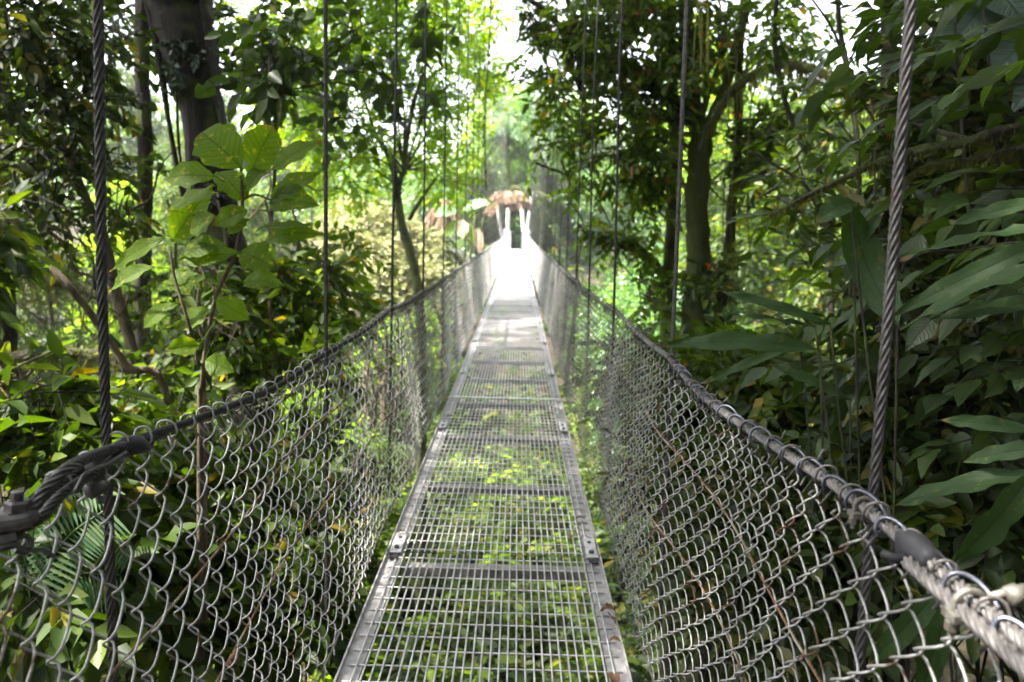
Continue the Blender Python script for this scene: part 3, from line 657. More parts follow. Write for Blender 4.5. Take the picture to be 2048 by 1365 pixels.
whole_tree('edge_tree', 'dark mossy trunk cut off by the left edge of the picture', 'tree',
           to_ground([(-40, -700, 6, .1), (-15, -60, 6, .09), (2, 250, 6, .085), (5, 500, 6, .08), (8, 900, 6, .09)]),
           [ell(60, 60, 5.2, .35), ell(120, 190, 5.4, .3), ell(30, 200, 5.2, .3), ell(110, 330, 5.6, .32), ell(50, 400, 5.8, .3), ell(160, 80, 5.6, .3), ell(70, -60, 5.5, .5)], 'leaf_dark', 'bark_dark', ntw=170, K=8, L=.10, W=.065, tl=.35, r_limb=.03, twigs=300, moss=500, over=overhead(40, -15, -1, -9, 11.5, 7, 10.5) + sun_block_clumps(), nover=6500)
whole_tree('diagonal_trunk_tree', 'thin pale-barked leaning trunk behind the nearest left hanger cable', 'tree',
           to_ground([(60, 40, 5.9, .02), (95, 180, 5.9, .03), (125, 275, 5.9, .035), (160, 375, 5.9, .036), (205, 480, 5.9, .04), (238, 610, 5.9, .042), (270, 720, 5.9, .045), (300, 900, 5.9, .05)]),
           [ell(90, 250, 5.8, .3), ell(170, 330, 6, .28), ell(60, 330, 6.1, .3), ell(130, 440, 6, .26), ell(240, 420, 6, .22), ell(40, 470, 5.9, .25), ell(180, 110, 6, .3)], 'leaf_mid', 'bark_tan', ntw=110, K=8, L=.10, W=.055, tl=.35, r_limb=.014)
g, s = px_trunk(to_ground([(-60, 350, 4.4, .018), (20, 430, 4.45, .019), (70, 495, 4.5, .02), (130, 565, 4.5, .021), (190, 640, 4.55, .022), (250, 730, 4.6, .023), (345, 870, 4.7, .025)]))
tag(g.build('leaning_branch', M['bark_tan']), 'long thin tan branch leaning down across the lower left foliage', 'branch')
t = thing('mossy_branch', 'dark horizontal branch with dangling moss between left edge and nearest hanger', 'branch')
g, s = px_trunk([(-40, 535, 6.6, .05), (40, 548, 6.6, .045), (120, 565, 6.6, .045), (180, 583, 6.6, .04), (235, 600, 6.4, .036), (280, 590, 6.2, .02)], lump=.3); g.build('limb', M['bark_moss'], t); moss_on(s, 420, .4, t)
t = thing('mossy_branch', 'lower dark curving branch hung with moss above the left netting', 'branch')
g, s = px_trunk([(-40, 730, 5.5, .04), (50, 712, 5.5, .04), (110, 705, 5.5, .04), (170, 706, 5.5, .035), (220, 715, 5.4, .03), (250, 740, 5.3, .02)], lump=.3); g.build('limb', M['bark_moss'], t); moss_on(s, 350, .35, t)
whole_tree('tan_trunk_tree', 'pale tan trunk at the lower left edge behind the netting', 'tree',
           to_ground([(-60, 560, 3.9, .08), (-35, 700, 3.9, .085), (5, 820, 3.9, .09), (35, 960, 3.9, .10), (50, 1150, 3.9, .11)]),
           [ell(-40, 480, 4, .25), ell(40, 760, 3.6, .16), ell(-10, 880, 3.5, .18)], 'leaf_mid', 'bark_tan', ntw=70, K=7, L=.15, W=.07, tl=.25, r_limb=.02)
# saplings behind the big-leaved shrub
for i, (a, b, Y, lab) in enumerate(((398, 420, 5.0, 'slim bare sapling stem left of the big-leaved shrub stem'), (445, 448, 5.4, 'pale straight sapling stem behind the big-leaved shrub'), (540, 555, 5.2, 'thin sapling right of the big-leaved shrub'), (590, 610, 5.8, 'thin leafy sapling near the second left hanger cable'), (345, 330, 6.3, 'crooked sapling between the slim trunk and the massive trunk'))):
    whole_tree('sapling', lab, 'sapling', to_ground([(a - 10, 400, Y, .008), (a + 6, 480, Y, .012), (a, 640, Y, .014), (b, 820, Y, .016)]),
               [ell(a + rng.uniform(-60, 60), q, Y, .17) for q in (560, 650, 720)], 'leaf_mid', 'bark_tan', ntw=36, K=7, L=.11, W=.055, tl=.22, r_limb=.006, group='saplings beyond the left netting')

t = thing('broad_leaved_sapling', 'sapling with loose broad grey-green leaves hanging in front of the lime crown', 'sapling')
g = G(); tg = G(); cl = [ell(x, y, Y, r) for x, y, Y, r in ((530, 130, 6, .2), (540, 70, 6.2, .25), (600, 110, 6.4, .22), (720, 60, 7, .22), (745, 130, 7, .2), (810, 170, 7.4, .18), (830, 240, 7.6, .16), (690, 230, 7, .12), (850, 40, 7.6, .2), (530, 180, 6.2, .15))]
crown(g, (tg, 90), cl, 64, 5, .15, .10, tl=.3, flat=.8); g.build('leaves', M['leaf_near'], t)
s_ = px_trunk(to_ground([(545, 150, 6.3, .01), (552, 300, 6.2, .014), (540, 500, 6.1, .016), (545, 800, 6.1, .02)]), g=tg)[1]; limbs(tg, s_[2, :3], cl, .008); tg.build('stem', M['bark_dark'], t)
t = thing('epiphyte_clump', 'grey-green lichen-like creeper patch clinging to the massive leaning trunk', 'creeper')
g = G(); crown(g, None, [ell(350, 90, 6.74, .07), ell(356, 140, 6.74, .06), ell(362, 180, 6.76, .05), ell(395, 110, 6.74, .04), ell(430, 300, 6.8, .06), ell(380, 330, 6.8, .06), ell(420, 380, 6.8, .07)], 80, 6, .06, .035, tl=.09, grav=.5); g.build('leaves', M['leaf_rib'], t)
# big-leaved shrub
t = thing('large_leaved_shrub', 'shrub with big yellow-green spotted leaves beyond the left netting', 'shrub')
g = G(); stems = [[(482, 330, 3.3, .006), (484, 420, 3.3, .008), (470, 510, 3.3, .009), (430, 600, 3.3, .010), (405, 760, 3.35, .012), (400, 950, 3.4, .013)],
         [(340, 500, 3.2, .005), (350, 560, 3.2, .006), (375, 640, 3.2, .007), (395, 720, 3.3, .009), (410, 900, 3.4, .01)],
         [(540, 400, 3.3, .004), (510, 390, 3.3, .005), (484, 400, 3.3, .006)], [(530, 345, 3.3, .003), (500, 362, 3.3, .004), (484, 380, 3.3, .005)]]
for s_ in stems: px_trunk(to_ground(s_) if s_[-1][1] > 800 else s_, g=g, sides=7, lump=.05)
g.build('stem', M['bark_tan'], t)
LV = [((484, 336), (403, 265), 74, 'round', .3), ((500, 354), (547, 253), 58, 'round', -.4), ((541, 343), (643, 282), 44, 'oval', .5), ((431, 354), (328, 359), 44, 'oval', .2),
      ((343, 485), (428, 368), 50, 'lance', -.5), ((433, 344), (488, 400), 50, 'round', .6), ((538, 405), (641, 346), 42, 'oval', .3), ((538, 405), (640, 412), 48, 'oval', -.2), ((494, 420), (424, 451), 38, 'oval', .1),
      ((525, 454), (623, 451), 22, 'oval', .9), ((531, 482), (646, 469), 36, 'oval', 0), ((364, 508), (456, 492), 40, 'oval', .2), ((359, 518), (487, 505), 40, 'lance', -.2), ((331, 474), (220, 544), 26, 'lance', .4),
      ((308, 533), (218, 586), 30, 'lance', -.3), ((354, 538), (382, 594), 42, 'oval', .1), ((482, 503), (548, 535), 52, 'oval', -.2), ((487, 569), (572, 574), 36, 'oval', .2), ((287, 656), (362, 605), 32, 'lance', 0),
      ((338, 420), (436, 385), 36, 'oval', .6), ((378, 462), (432, 432), 38, 'oval', -.4), ((456, 470), (500, 438), 30, 'oval', .3), ((430, 600), (500, 640), 40, 'oval', .3), ((420, 620), (350, 660), 36, 'oval', -.3), ((484, 350), (500, 330), 40, 'ovate', .8), ((470, 540), (440, 575), 34, 'oval', -.6), ((495, 385), (540, 330), 30, 'oval', .2), ((400, 690), (330, 700), 34, 'oval', .2), ((410, 720), (470, 745), 36, 'oval', -.2)]
for (b, e, wpx, shp, roll) in LV:
    Y = 3.25 + rng.uniform(-.12, .12); g = G(); Ye = Y + rng.uniform(-.1, .06)
    b3 = P(*b, Y); bigleaf(g, b3, P(*e, Ye), wpx * Y / F_ * 1.28, shp, up=unit(np.array([rng.uniform(-.3, .3), -1.0, .55])), roll=roll * .5, arch=rng.uniform(.0, .16), fold=rng.uniform(.1, .35), wave=.018, cols=3)
    tube(g, [P(484, min(b[1] + 30, 560), 3.3) * .35 + b3 * .65, b3], .0025, 5); g.build('leaf', M['leaf_big'], t)

# ---- centre-left lime tree
whole_tree('lime_green_tree', 'forked mossy trunk with bright lime crown left of the bridge middle', 'tree',
           to_ground([(808, 340, 14, .035), (795, 385, 14, .062), (802, 440, 14, .078), (822, 510, 14, .085), (835, 575, 14, .09), (842, 680, 14, .095)]),
           [ell(x, y, Y, r) for x, y, Y, r in ((700, 40, 14, 1.0), (780, 30, 15, 1.0), (860, 60, 14, .9), (640, 110, 13, .8), (720, 150, 14, .8), (880, 150, 15, .8), (930, 60, 16, .7), (950, 140, 16, .6), (590, 190, 13, .7), (660, 240, 13.5, .8), (900, 260, 15.5, .6), (750, 330, 14, .5), (620, 330, 13.5, .6), (880, 350, 15, .5), (920, 380, 15.5, .4), (850, 200, 15, .6), (560, 60, 13, .8), (985, 40, 16, .4), (978, 130, 16, .35), (945, 220, 16, .35), (960, 300, 16.5, .3), (600, 260, 12.5, .5), (680, 300, 13, .5), (730, 250, 13.5, .5), (830, 300, 14.5, .5), (700, -80, 14, 1.2), (850, -80, 14, 1.2), (680, 370, 13.5, .5))],
           'leaf_lime', 'bark_moss', ntw=2000, K=8, L=.13, W=.06, tl=.4, r_limb=.02, twigs=500, moss=250,
           extra=[[(735, 215, 13.8, .02), (752, 270, 13.9, .035), (780, 320, 14, .05), (797, 390, 14, .07)], [(850, 130, 14.2, .02), (830, 200, 14.1, .03), (812, 290, 14, .04), (808, 350, 14, .06)], [(870, 360, 14, .02), (845, 395, 14, .03), (818, 440, 14, .04)], [(700, 130, 13.6, .012), (720, 180, 13.7, .018), (738, 225, 13.8, .022)]])
t = thing('golden_bush', 'rounded pale golden flowering bush standing in the sun beyond the left netting', 'bush')
g = G(); cl = [ell(x, y, Y, r) for x, y, Y, r in ((740, 440, 24, .8), (700, 480, 23.5, .8), (790, 460, 24, .8), (840, 490, 24, .7), (670, 520, 23, .7), (760, 520, 23, .9), (820, 540, 23, .8), (860, 550, 23, .6), (720, 570, 22.5, .7), (650, 460, 24, .5), (690, 425, 24.5, .5), (790, 590, 22.5, .7))]
crown(g, None, cl, 2600, 8, .11, .07, tl=.3); g.build('crown', M['leaf_gold'], t)
g = G(); b = P(760, 640, 24); b[2] = float(gz(b[0], 24)) - .2
limbs(g, b, cl, .08); g.build('stem', M['bark_tan'], t)

# ---- right side trees
whole_tree('forked_tree', 'thick mossy forked trunk right of the bridge under the dark red-flecked canopy', 'tree',
           to_ground([(1405, 255, 9, .10), (1398, 330, 9, .125), (1392, 420, 9, .13), (1396, 540, 9, .135), (1393, 680, 9, .15)]),
           [ell(x, y, Y, r) for x, y, Y, r in ((1150, 150, 9, .5), (1220, 80, 9, .55), (1300, 60, 9, .6), (1230, 200, 9, .5), (1150, 270, 9.3, .4), (1300, 170, 9, .5), (1210, 300, 9, .42), (1280, 290, 9, .45), (1380, 100, 8.6, .4), (1170, 40, 9.4, .45), (1110, 210, 9.5, .3), (1250, -50, 9, .7), (1400, 10, 9, .5), (1330, 240, 8.8, .35), (1130, 330, 9.2, .25), (1190, 370, 9.2, .22), (1480, 60, 9, .35), (1440, 170, 9.3, .25), (1095, 70, 9.6, .25), (1085, 170, 9.6, .2), (1100, 290, 9.6, .2), (1540, -10, 9.5, .4), (1620, 60, 9.8, .35), (1560, 110, 10, .25))],
           'leaf_mid2', 'bark_moss', ntw=640, K=8, L=.13, W=.06, tl=.38, r_limb=.022, twigs=500, moss=1200, over=overhead(12, 2, 9, 5, 13, 8.5, 12), nover=900, lump=.2,
           extra=[[(1370, -500, 9, .06), (1375, -60, 9, .08), (1372, 60, 9, .085), (1380, 170, 9, .09), (1400, 270, 9, .1)], [(1530, -200, 9, .04), (1498, -20, 9, .05), (1480, 70, 9, .055), (1452, 170, 9, .06), (1425, 235, 9, .07), (1400, 300, 9, .09)]])
whole_tree('straight_tree', 'dark straight trunk just left of the thick forked one', 'tree',
           to_ground([(1345, -500, 9.6, .05), (1340, 0, 9.6, .06), (1345, 180, 9.6, .065), (1350, 330, 9.6, .07), (1340, 520, 9.6, .08), (1334, 690, 9.6, .09)]),
           [ell(1290, 400, 9.4, .2), ell(1300, 600, 9, .18), ell(1310, 330, 9.4, .25)], 'leaf_mid2', 'bark_moss', ntw=80, K=8, L=.13, W=.06, tl=.35, r_limb=.02, twigs=200, moss=900, over=overhead(18, 1, 9, -3, 8, 8, 11.5), nover=1900)
whole_tree('leaning_slim_tree', 'slim dark trunk just right of the thick forked one', 'tree',
           to_ground([(1490, -60, 9.3, .03), (1478, 150, 9.2, .045), (1475, 300, 9.2, .05), (1462, 450, 9.1, .055), (1455, 560, 9.1, .06), (1438, 680, 9.1, .065)]),
           [ell(1500, 330, 9, .25), ell(1540, 250, 9, .2), ell(1430, 560, 8.8, .22)], 'leaf_mid', 'bark_dark', ntw=110, K=8, L=.14, W=.06, tl=.3, r_limb=.015, moss=400)
t = thing('dark_branch', 'black gnarled branch with epiphyte clumps crossing above the right side of the bridge', 'branch')
g, s = px_trunk([(1010, -30, 9.5, .03), (1080, 15, 9.5, .03), (1130, 65, 9.4, .05), (1165, 100, 9.3, .08), (1200, 125, 9.2, .10), (1250, 140, 9.1, .08), (1310, 180, 9.05, .07), (1375, 235, 9, .06)], lump=.3)
px_trunk([(1120, -40, 9.4, .03), (1150, 40, 9.4, .035), (1170, 110, 9.3, .05)], g=g, sides=8); px_trunk([(1165, 100, 9.3, .06), (1160, 160, 9.3, .055), (1170, 210, 9.3, .03)], g=g, sides=8)
g.build('limb', M['bark_dark'], t); moss_on(s, 500, .3, t); g = G(); crown(g, None, [ell(1180, 90, 9.2, .22), ell(1060, 15, 9.5, .2), ell(1130, 60, 9.3, .15), ell(1070, 45, 9.5, .15)], 90, 7, .12, .03, tl=.15); g.build('epiphyte', M['leaf_dark'], t)
t = thing('mossy_branch', 'mossy limb reaching left from the dark straight trunk at mid height', 'branch')
g, s = px_trunk([(1195, 470, 9.5, .03), (1235, 485, 9.5, .045), (1275, 500, 9.5, .05), (1300, 520, 9.6, .05), (1335, 560, 9.6, .045)], lump=.3); g.build('limb', M['bark_moss'], t); moss_on(s, 500, .25, t); g = G(); crown(g, None, [ell(1205, 465, 9.5, .13), ell(1245, 475, 9.5, .14), ell(1290, 505, 9.5, .15), ell(1320, 560, 9.5, .15)], 60, 7, .12, .055, tl=.25); g.build('epiphyte', M['leaf_mid2'], t)
t = thing('mossy_branch', 'arched moss-draped branch spanning right of the thick forked trunk', 'branch')
g, s = px_trunk([(1405, 300, 8.6, .05), (1430, 235, 8.2, .045), (1475, 170, 7.8, .04), (1530, 138, 7.4, .038), (1590, 130, 7.2, .036), (1650, 150, 7, .034), (1700, 180, 6.9, .03), (1760, 205, 6.8, .02)], lump=.25); g.build('limb', M['bark_moss'], t); moss_on(s[6:], 1000, .34, t)
t = thing('twisted_sapling', 'twisting bare dark stem in the bright gap right of the forked trunk', 'sapling')
g, s = px_trunk(to_ground([(1560, -40, 6.5, .012), (1550, 40, 6.5, .018), (1553, 130, 6.5, .02), (1570, 200, 6.5, .02), (1600, 280, 6.5, .022), (1640, 350, 6.5, .025), (1660, 470, 6.5, .03)])); g.build('stem', M['bark_dark'], t); 
g = G(); crown(g, None, [ell(1540, 60, 6.5, .2), ell(1600, 220, 6.5, .18), ell(1560, 380, 6.6, .2)], 40, 7, .11, .05, tl=.25); g.build('crown', M['leaf_mid'], t)
t = thing('twisted_sapling', 'dark crooked stem between the bright gap and the nearest right hanger', 'sapling')
g, s = px_trunk(to_ground([(1672, -40, 5.5, .014), (1680, 60, 5.5, .016), (1695, 140, 5.5, .017), (1712, 260, 5.5, .018), (1718, 380, 5.5, .02), (1712, 560, 5.5, .022), (1700, 800, 5.5, .025)]), g=None)
px_trunk([(1600, -30, 5.5, .006), (1640, 20, 5.5, .008), (1670, 70, 5.5, .010), (1695, 140, 5.5, .012)], g=g, sides=6); px_trunk([(1790, -30, 5.5, .006), (1740, 50, 5.5, .008), (1700, 120, 5.5, .01)], g=g, sides=6)
g.build('stem', M['bark_dark'], t)
g = G(); crown(g, None, [ell(1640, 300, 5.4, .22), ell(1750, 420, 5.4, .25), ell(1650, 520, 5.2, .22), ell(1600, 420, 5.4, .2)], 60, 7, .12, .045, tl=.25); g.build('crown', M['leaf_mid'], t)
t = thing('dark_trunk_tree', 'short stretch of black trunk directly beside the nearest right hanger cable', 'tree')
g, s = px_trunk(to_ground([(1785, -300, 5, .05), (1778, 0, 5, .045), (1773, 160, 5, .04), (1770, 350, 5, .04), (1765, 600, 5, .045)])); g.build('trunk', M['bark_dark'], t)
g = G(); crown(g, None, overhead(10, 1.5, 6, 1, 7, 6, 9) + overhead(20, -6, 7, -10, 1.0, 4.8, 7.5, 1.5), 2200, 8, .19, .085, tl=.5); g.build('crown', M['leaf_dark'], t)  # second set: unseen clumps behind the camera, added to darken the near end
# near mossy limbs on the right
t = thing('mossy_branch', 'green mossy branch rising to the right edge behind the nearest right hanger', 'branch')
g, s = px_trunk([(1540, 430, 3.6, .006), (1600, 400, 3.5, .009), (1690, 355, 3.4, .012), (1760, 325, 3.3, .015), (1840, 300, 3.2, .018), (1930, 285, 3.1, .02), (2010, 262, 3.0, .022), (2120, 235, 2.9, .024)], lump=.25)
px_trunk([(1790, 238, 3.3, .007), (1850, 255, 3.25, .009), (1900, 270, 3.2, .012), (1950, 282, 3.1, .014)], g=g, sides=7)
g.build('limb', M['bark_moss'], t); moss_on(s, 800, .02, t, fz=.28)
t = thing('mossy_branch', 'thinner mossy branch just under the green mossy one at the right edge', 'branch')
g, s = px_trunk([(1800, 365, 3.3, .004), (1860, 330, 3.2, .007), (1950, 318, 3.1, .009), (2030, 300, 3.0, .010), (2120, 290, 2.9, .011)], lump=.25); g.build('limb', M['bark_moss'], t); moss_on(s, 400, .02, t, fz=.28)

# near leafy shrubs on the right: stems with alternate pointed leaves
def sprig(gl, gs, a, b, n, L, W, shape='lance', bend=.06, down=.5, side=.9):
    """stem from a to b (px, py, Y), leaves alternating"""
    A_, B_ = P(*a), P(*b); mid = (A_ + B_) / 2 + UP * np.linalg.norm(B_ - A_) * bend + rng.normal(0, .02, 3)
    p = smooth_path([A_, mid, B_], 8); tube(gs, p, np.linspace(.0055, .0018, len(p)), 5, cap=False)
    t = unit(np.gradient(p, axis=0))
    for k in range(n):
        u = (k + .8) / n * (len(p) - 1); i = min(int(u), len(p) - 1); sd = 1 if k % 2 else -1
        S = unit(np.cross(t[i], UP)); d = unit(t[i] * .8 + S * sd * side - UP * down * rng.uniform(.3, 1.3) + rng.normal(size=3) * .22)
        l = L * rng.uniform(.7, 1.2); b0 = p[i] + d * .012
        bigleaf(gl, b0, b0 + d * l, W * rng.uniform(.8, 1.2), shape, up=unit(UP + rng.normal(size=3) * .45), arch=rng.uniform(0, .10), fold=.2, wave=.006, cols=1)
def leafy(name, label, cat, sprigs, L, W, matl='leaf_near', shape='lance', foot=None, **kw):
    t = thing(name, label, cat); gl, gs = G(), G()
    for a, b, n in sprigs: sprig(gl, gs, a, b, n, L, W, shape, **kw)
    if foot:
        base = P(*foot); base[2] = float(gz(base[0], base[1])) - .1; seen = set()
        for a, b, n in sprigs:
            A_ = P(*a); m1 = base * .5 + A_ * .5 + np.array([rng.uniform(.05, .3), rng.uniform(-.2, .2), -.1]); tube(gs, smooth_path([base, m1, A_], 6), np.linspace(.014, .0055, 13), 6)
    gs.build('stem', M['bark_dark'], t); gl.build('leaves', M[matl], t); return t
leafy('drooping_leaf_shrub', 'shrub of long pointed drooping leaves over the right hanger near the top', 'shrub',
      [((2060, 60, 2.9), (1700, 160, 3.2), 13), ((2080, -40, 2.8), (1740, 40, 3.1), 12), ((2100, 160, 2.7), (1760, 240, 3.0), 13), ((2100, 230, 2.8), (1620, 330, 3.3), 16), ((1960, -60, 3.1), (1640, 120, 3.4), 12), ((2060, 340, 2.9), (1700, 430, 3.2), 12), ((2100, 20, 2.6), (1830, 120, 2.9), 11), ((1900, -80, 3.3), (1600, 230, 3.6), 13), ((2090, 110, 2.5), (1870, 210, 2.7), 9)], .17, .052, foot=(2350, 900, 3.2))
leafy('slender_twig_shrub', 'airy shrub with thin bent twigs in the bright gap right of the forked trunk', 'shrub',
      [((1760, 430, 3.9), (1480, 350, 4.2), 13), ((1700, 420, 4), (1470, 440, 4.3), 11), ((1760, 560, 3.8), (1520, 380, 4.1), 13), ((1750, 300, 4), (1500, 290, 4.4), 12), ((1700, 560, 3.9), (1500, 500, 4.2), 10), ((1720, 300, 4.1), (1560, 160, 4.4), 9), ((1780, 620, 3.7), (1560, 560, 4), 10)], .13, .045, matl='leaf_mid', foot=(1800, 950, 3.9))
leafy('broad_leaf_shrub', 'dark shrub of broad hanging leaves left of the lower right hanger cable', 'shrub',
      [((1770, 520, 3.2), (1620, 540, 3.3), 8), ((1770, 600, 3.1), (1600, 660, 3.2), 9), ((1790, 560, 3.1), (1690, 640, 3.1), 8), ((1780, 680, 3.2), (1620, 740, 3.3), 9), ((1800, 480, 3.3), (1590, 500, 3.6), 10), ((1790, 760, 3.2), (1650, 800, 3.2), 8), ((1700, 740, 3.6), (1450, 760, 3.9), 10), ((1760, 860, 3.3), (1560, 880, 3.4), 10)], .17, .075, shape='ovate', foot=(1850, 1100, 3.2), down=.9)
leafy('arching_leaf_shrub', 'dense dark shrub right of the nearest right hanger cable at mid height', 'shrub',
      [((2100, 420, 2.7), (1830, 470, 2.9), 11), ((2100, 480, 2.6), (1840, 540, 2.8), 11), ((2120, 560, 2.5), (1850, 640, 2.7), 11), ((2120, 640, 2.6), (1880, 720, 2.7), 10), ((2120, 380, 2.9), (1870, 400, 3.0), 9), ((2120, 720, 2.6), (1860, 800, 2.7), 10), ((2100, 820, 2.7), (1850, 900, 2.8), 10), ((2080, 760, 3), (1800, 700, 3.2), 10), ((2080, 600, 3.1), (1800, 540, 3.3), 10)], .16, .078, matl='leaf_near', shape='ovate', foot=(2500, 1100, 2.8), down=.8)
# strap-leaved plants
def strap_plant(name, label, leaves, matl='leaf_strap', foot=None, shape='strap'):
    t = thing(name, label, 'plant'); gs = G()
    ft = P(*foot); ft[2] = float(gz(ft[0], ft[1])) - .05
    for (b, e, wpx, arch, roll) in leaves:
        Ym = (b[2] + e[2]) / 2; g = G(); bb = P(*b)
        bigleaf(g, bb, P(*e), wpx * Ym / F_ * .78, shape, up=unit(np.array([-.15, -.75, .75])), arch=arch, roll=roll, wave=.017, fold=.25, cols=3); g.build('leaf', M[matl], t)
        tube(gs, smooth_path([ft, (ft * .45 + bb * .55) + np.array([rng.uniform(.02, .25), rng.uniform(-.1, .2), rng.uniform(-.1, .15)]), bb], 6), np.linspace(.006, .004, 13), 6)
    gs.build('stem', M['bark_dark'], t)
strap_plant('strap_leaf_plant', 'plant with very long dark strap leaves poking over the right netting', [((1640, 700, 2.9), (1322, 692, 3.0), 50, .09, .2), ((1660, 650, 3.0), (1436, 582, 3.1), 28, .05, .3), ((1630, 655, 3.0), (1435, 628, 3.1), 20, .03, -.4), ((1600, 690, 3.2), (1395, 772, 3.3), 24, .06, .2), ((1700, 800, 3.1), (1540, 730, 3.2), 30, .06, .2)], foot=(2050, 1300, 2.9))
strap_plant('arching_strap_plant', 'plant with one huge dark leaf arching behind the right hanger cable', [((1795, 650, 2.7), (1690, 400, 2.8), 95, -.22, .4), ((1700, 408, 2.8), (1632, 445, 2.75), 60, .2, .2), ((1706, 505, 2.9), (1768, 425, 2.8), 34, .08, -.2)], foot=(2100, 1250, 2.7))
strap_plant('wavy_strap_plant', 'plant with long wavy dark strap leaves crossing the right edge at mid height', [((2120, 470, 2.3), (1785, 632, 2.5), 52, .05, .3), ((2140, 520, 2.2), (1800, 662, 2.4), 62, .06, -.5), ((2120, 455, 2.4), (1800, 520, 2.6), 40, .05, -.4), ((2120, 600, 2.3), (1860, 640, 2.4), 40, .06, .3), ((2100, 400, 2.5), (1900, 450, 2.6), 40, .05, .2)], foot=(2700, 1000, 2.2))
strap_plant('pointed_leaf_plant', 'plant with broad pale-veined pointed leaves at the lower right edge', [((2110, 890, 2.0), (1925, 925, 2.15), 46, .06, .2), ((2120, 945, 2.0), (1782, 1015, 2.25), 62, .06, -.3), ((2075, 935, 2.0), (1902, 1132, 2.1), 78, .05, .5), ((1890, 1170, 2.1), (1735, 1330, 2.2), 62, .06, .2), ((1905, 1190, 2.0), (1838, 1400, 2.1), 66, .06, -.3), ((2060, 860, 2.3), (1880, 840, 2.4), 40, .05, .3)], foot=(2500, 1365, 2.0))
t = thing('ribbed_leaf_plant', 'climber with huge blue-green ribbed leaves in the dark top right corner', 'plant')
gs = G()
for (b, e, wp) in (((1960, 20, 3.4), (1865, 140, 3.3), 110), ((2075, 60, 3.4), (1960, 175, 3.3), 120), ((1975, -40, 3.4), (2060, 60, 3.3), 120), ((2100, 120, 3.4), (2020, 230, 3.3), 100)):
    g = G(); bigleaf(g, P(*b), P(*e), wp * 3.35 / F_, 'heart', up=unit(np.array([-.2, -1, .5])), arch=.05, wave=.01, fold=.1, cols=4); g.build('leaf', M['leaf_rib'], t)
    tube(gs, [P(*b), P(b[0] + 30, b[1] - 60, 3.5), P(2110, -200, 3.6)], .006, 6)
gs.build('stem', M['bark_moss'], t)
# hanging roots / vines
def vines(name, label, xs, y0, y1, Y, r, group=None, fuzz=0):
    for i, x in enumerate(xs):
        g = G(); ph = rng.uniform(0, 6); yy = np.linspace(y0 + rng.uniform(-20, 20), y1 + rng.uniform(-60, 60), 26)
        a = np.array([P(x + 6 * math.sin(q * .012 + ph) + .02 * (q - y0) * rng.uniform(-.1, .1), q, Y) for q in yy]); s = np.c_[a, np.full(len(a), r)]
        tube(g, a, r, 5, lump=.3); o = g.build(name, M['moss' if fuzz == 0 else 'bark_moss']); tag(o, label, 'vine', group)
        if fuzz:
            gg = G(); n = 70; idx = rng.integers(0, 26, n); leaf6(gg, a[idx] + rng.normal(0, .01, (n, 3)), rng.normal(size=(n, 3)) - UP * .6, rng.normal(size=(n, 3)), .05, .03); gg.build('leaf', M['leaf_dark'], o)
vines('hanging_root', 'thin pale yellow hanging root beside the nearest right hanger cable', [1806, 1813, 1819, 1826, 1831, 1838], -60, 480, 4.2, .0024, 'pale roots right of the hanger')
vines('hanging_root', 'thin pale hanging root in front of the thick forked trunk top', [1392, 1398, 1405, 1412, 1420], -60, 130, 6, .003, 'pale roots before the forked trunk')
vines('leafy_vine', 'dark knotted vine hanging over the bridge just left of the sky gap', [975], -60, 400, 11, .010, None, 1)
vines('leafy_vine', 'dark vine hanging over the bridge just right of the sky gap', [1098], -60, 300, 12, .014, None, 1)
vines('hanging_vine', 'slim dark vine dangling right of the slim trunk', [1452, 1468, 1500], -40, 560, 7.5, .006, 'slim vines near the forked trunk')
vines('hanging_vine', 'slim dark vine dangling in the leafy gap at far left', [52, 172, 232], -40, 420, 6.5, .005, 'slim vines at the far left')

# ---- palms and big-leaved plants at the far end
def palm(name, label, px, py, Y, fronds, L, matl, seed, droop=1.0, trunk=True, wl=.05, az=(0, 360), el=(5, 70), mtr='bark_moss', leafl=.22):
    r = np.random.default_rng(seed); t = thing(name, label, 'palm'); c = P(px, py, Y)
    if trunk:
        b = c.copy(); b[2] = float(gz(b[0], b[1])) - .3; g = G(); tube(g, smooth_path([b, (b + c) / 2 + [.15, 0, 0], c], 8), .12, 10, lump=.1); g.build('trunk', M[mtr], t)
    for k in range(fronds):
        a = R_(az[0] + (az[1] - az[0]) * (k + r.uniform(0, .7)) / fronds); e = R_(r.uniform(*el)); u = np.linspace(0, 1, 16)[:, None]; l = L * r.uniform(.8, 1.1)
        h = np.array([math.cos(a), math.sin(a), 0]); p = c + h * l * (u * math.cos(e)) + UP * l * (u * math.sin(e) - droop * .75 * u ** 2.2)
        g = G(); tube(g, p, np.linspace(.03, .008, 16), 5)
        T = unit(np.gradient(p, axis=0)); S = unit(np.cross(T, UP)); n = 34
        uu = np.linspace(.12, .99, n) * 15; i = uu.astype(int).clip(0, 14); fr = (uu - i)[:, None]; B = p[i] * (1 - fr) + p[i + 1] * fr
        ln = leafl * L * np.sin(np.pi * np.clip(np.linspace(.15, .97, n), 0, 1)) ** .6
        for sd in (-1, 1):
            leaf6(g, B, T[i] * .7 + S[i] * sd * .8 - UP * .35 * droop + r.normal(size=(n, 3)) * .1, UP + 0 * B + r.normal(size=(n, 3)) * .2, ln, wl, droop=.25 * droop)
        g.build('frond', M[matl], t)
palm('palm', 'tall green feathery palm behind the far end of the bridge', 1015, 275, 46.5, 14, 3.6, 'palm', 1, droop=1.1, wl=.13)
palm('palm', 'pale yellow-green palm above the white posts at the far bridge end', 1045, 395, 46, 9, 2.2, 'leaf_gold', 2, droop=1.0, wl=.08, az=(-20, 200), trunk=True, el=(30, 70))
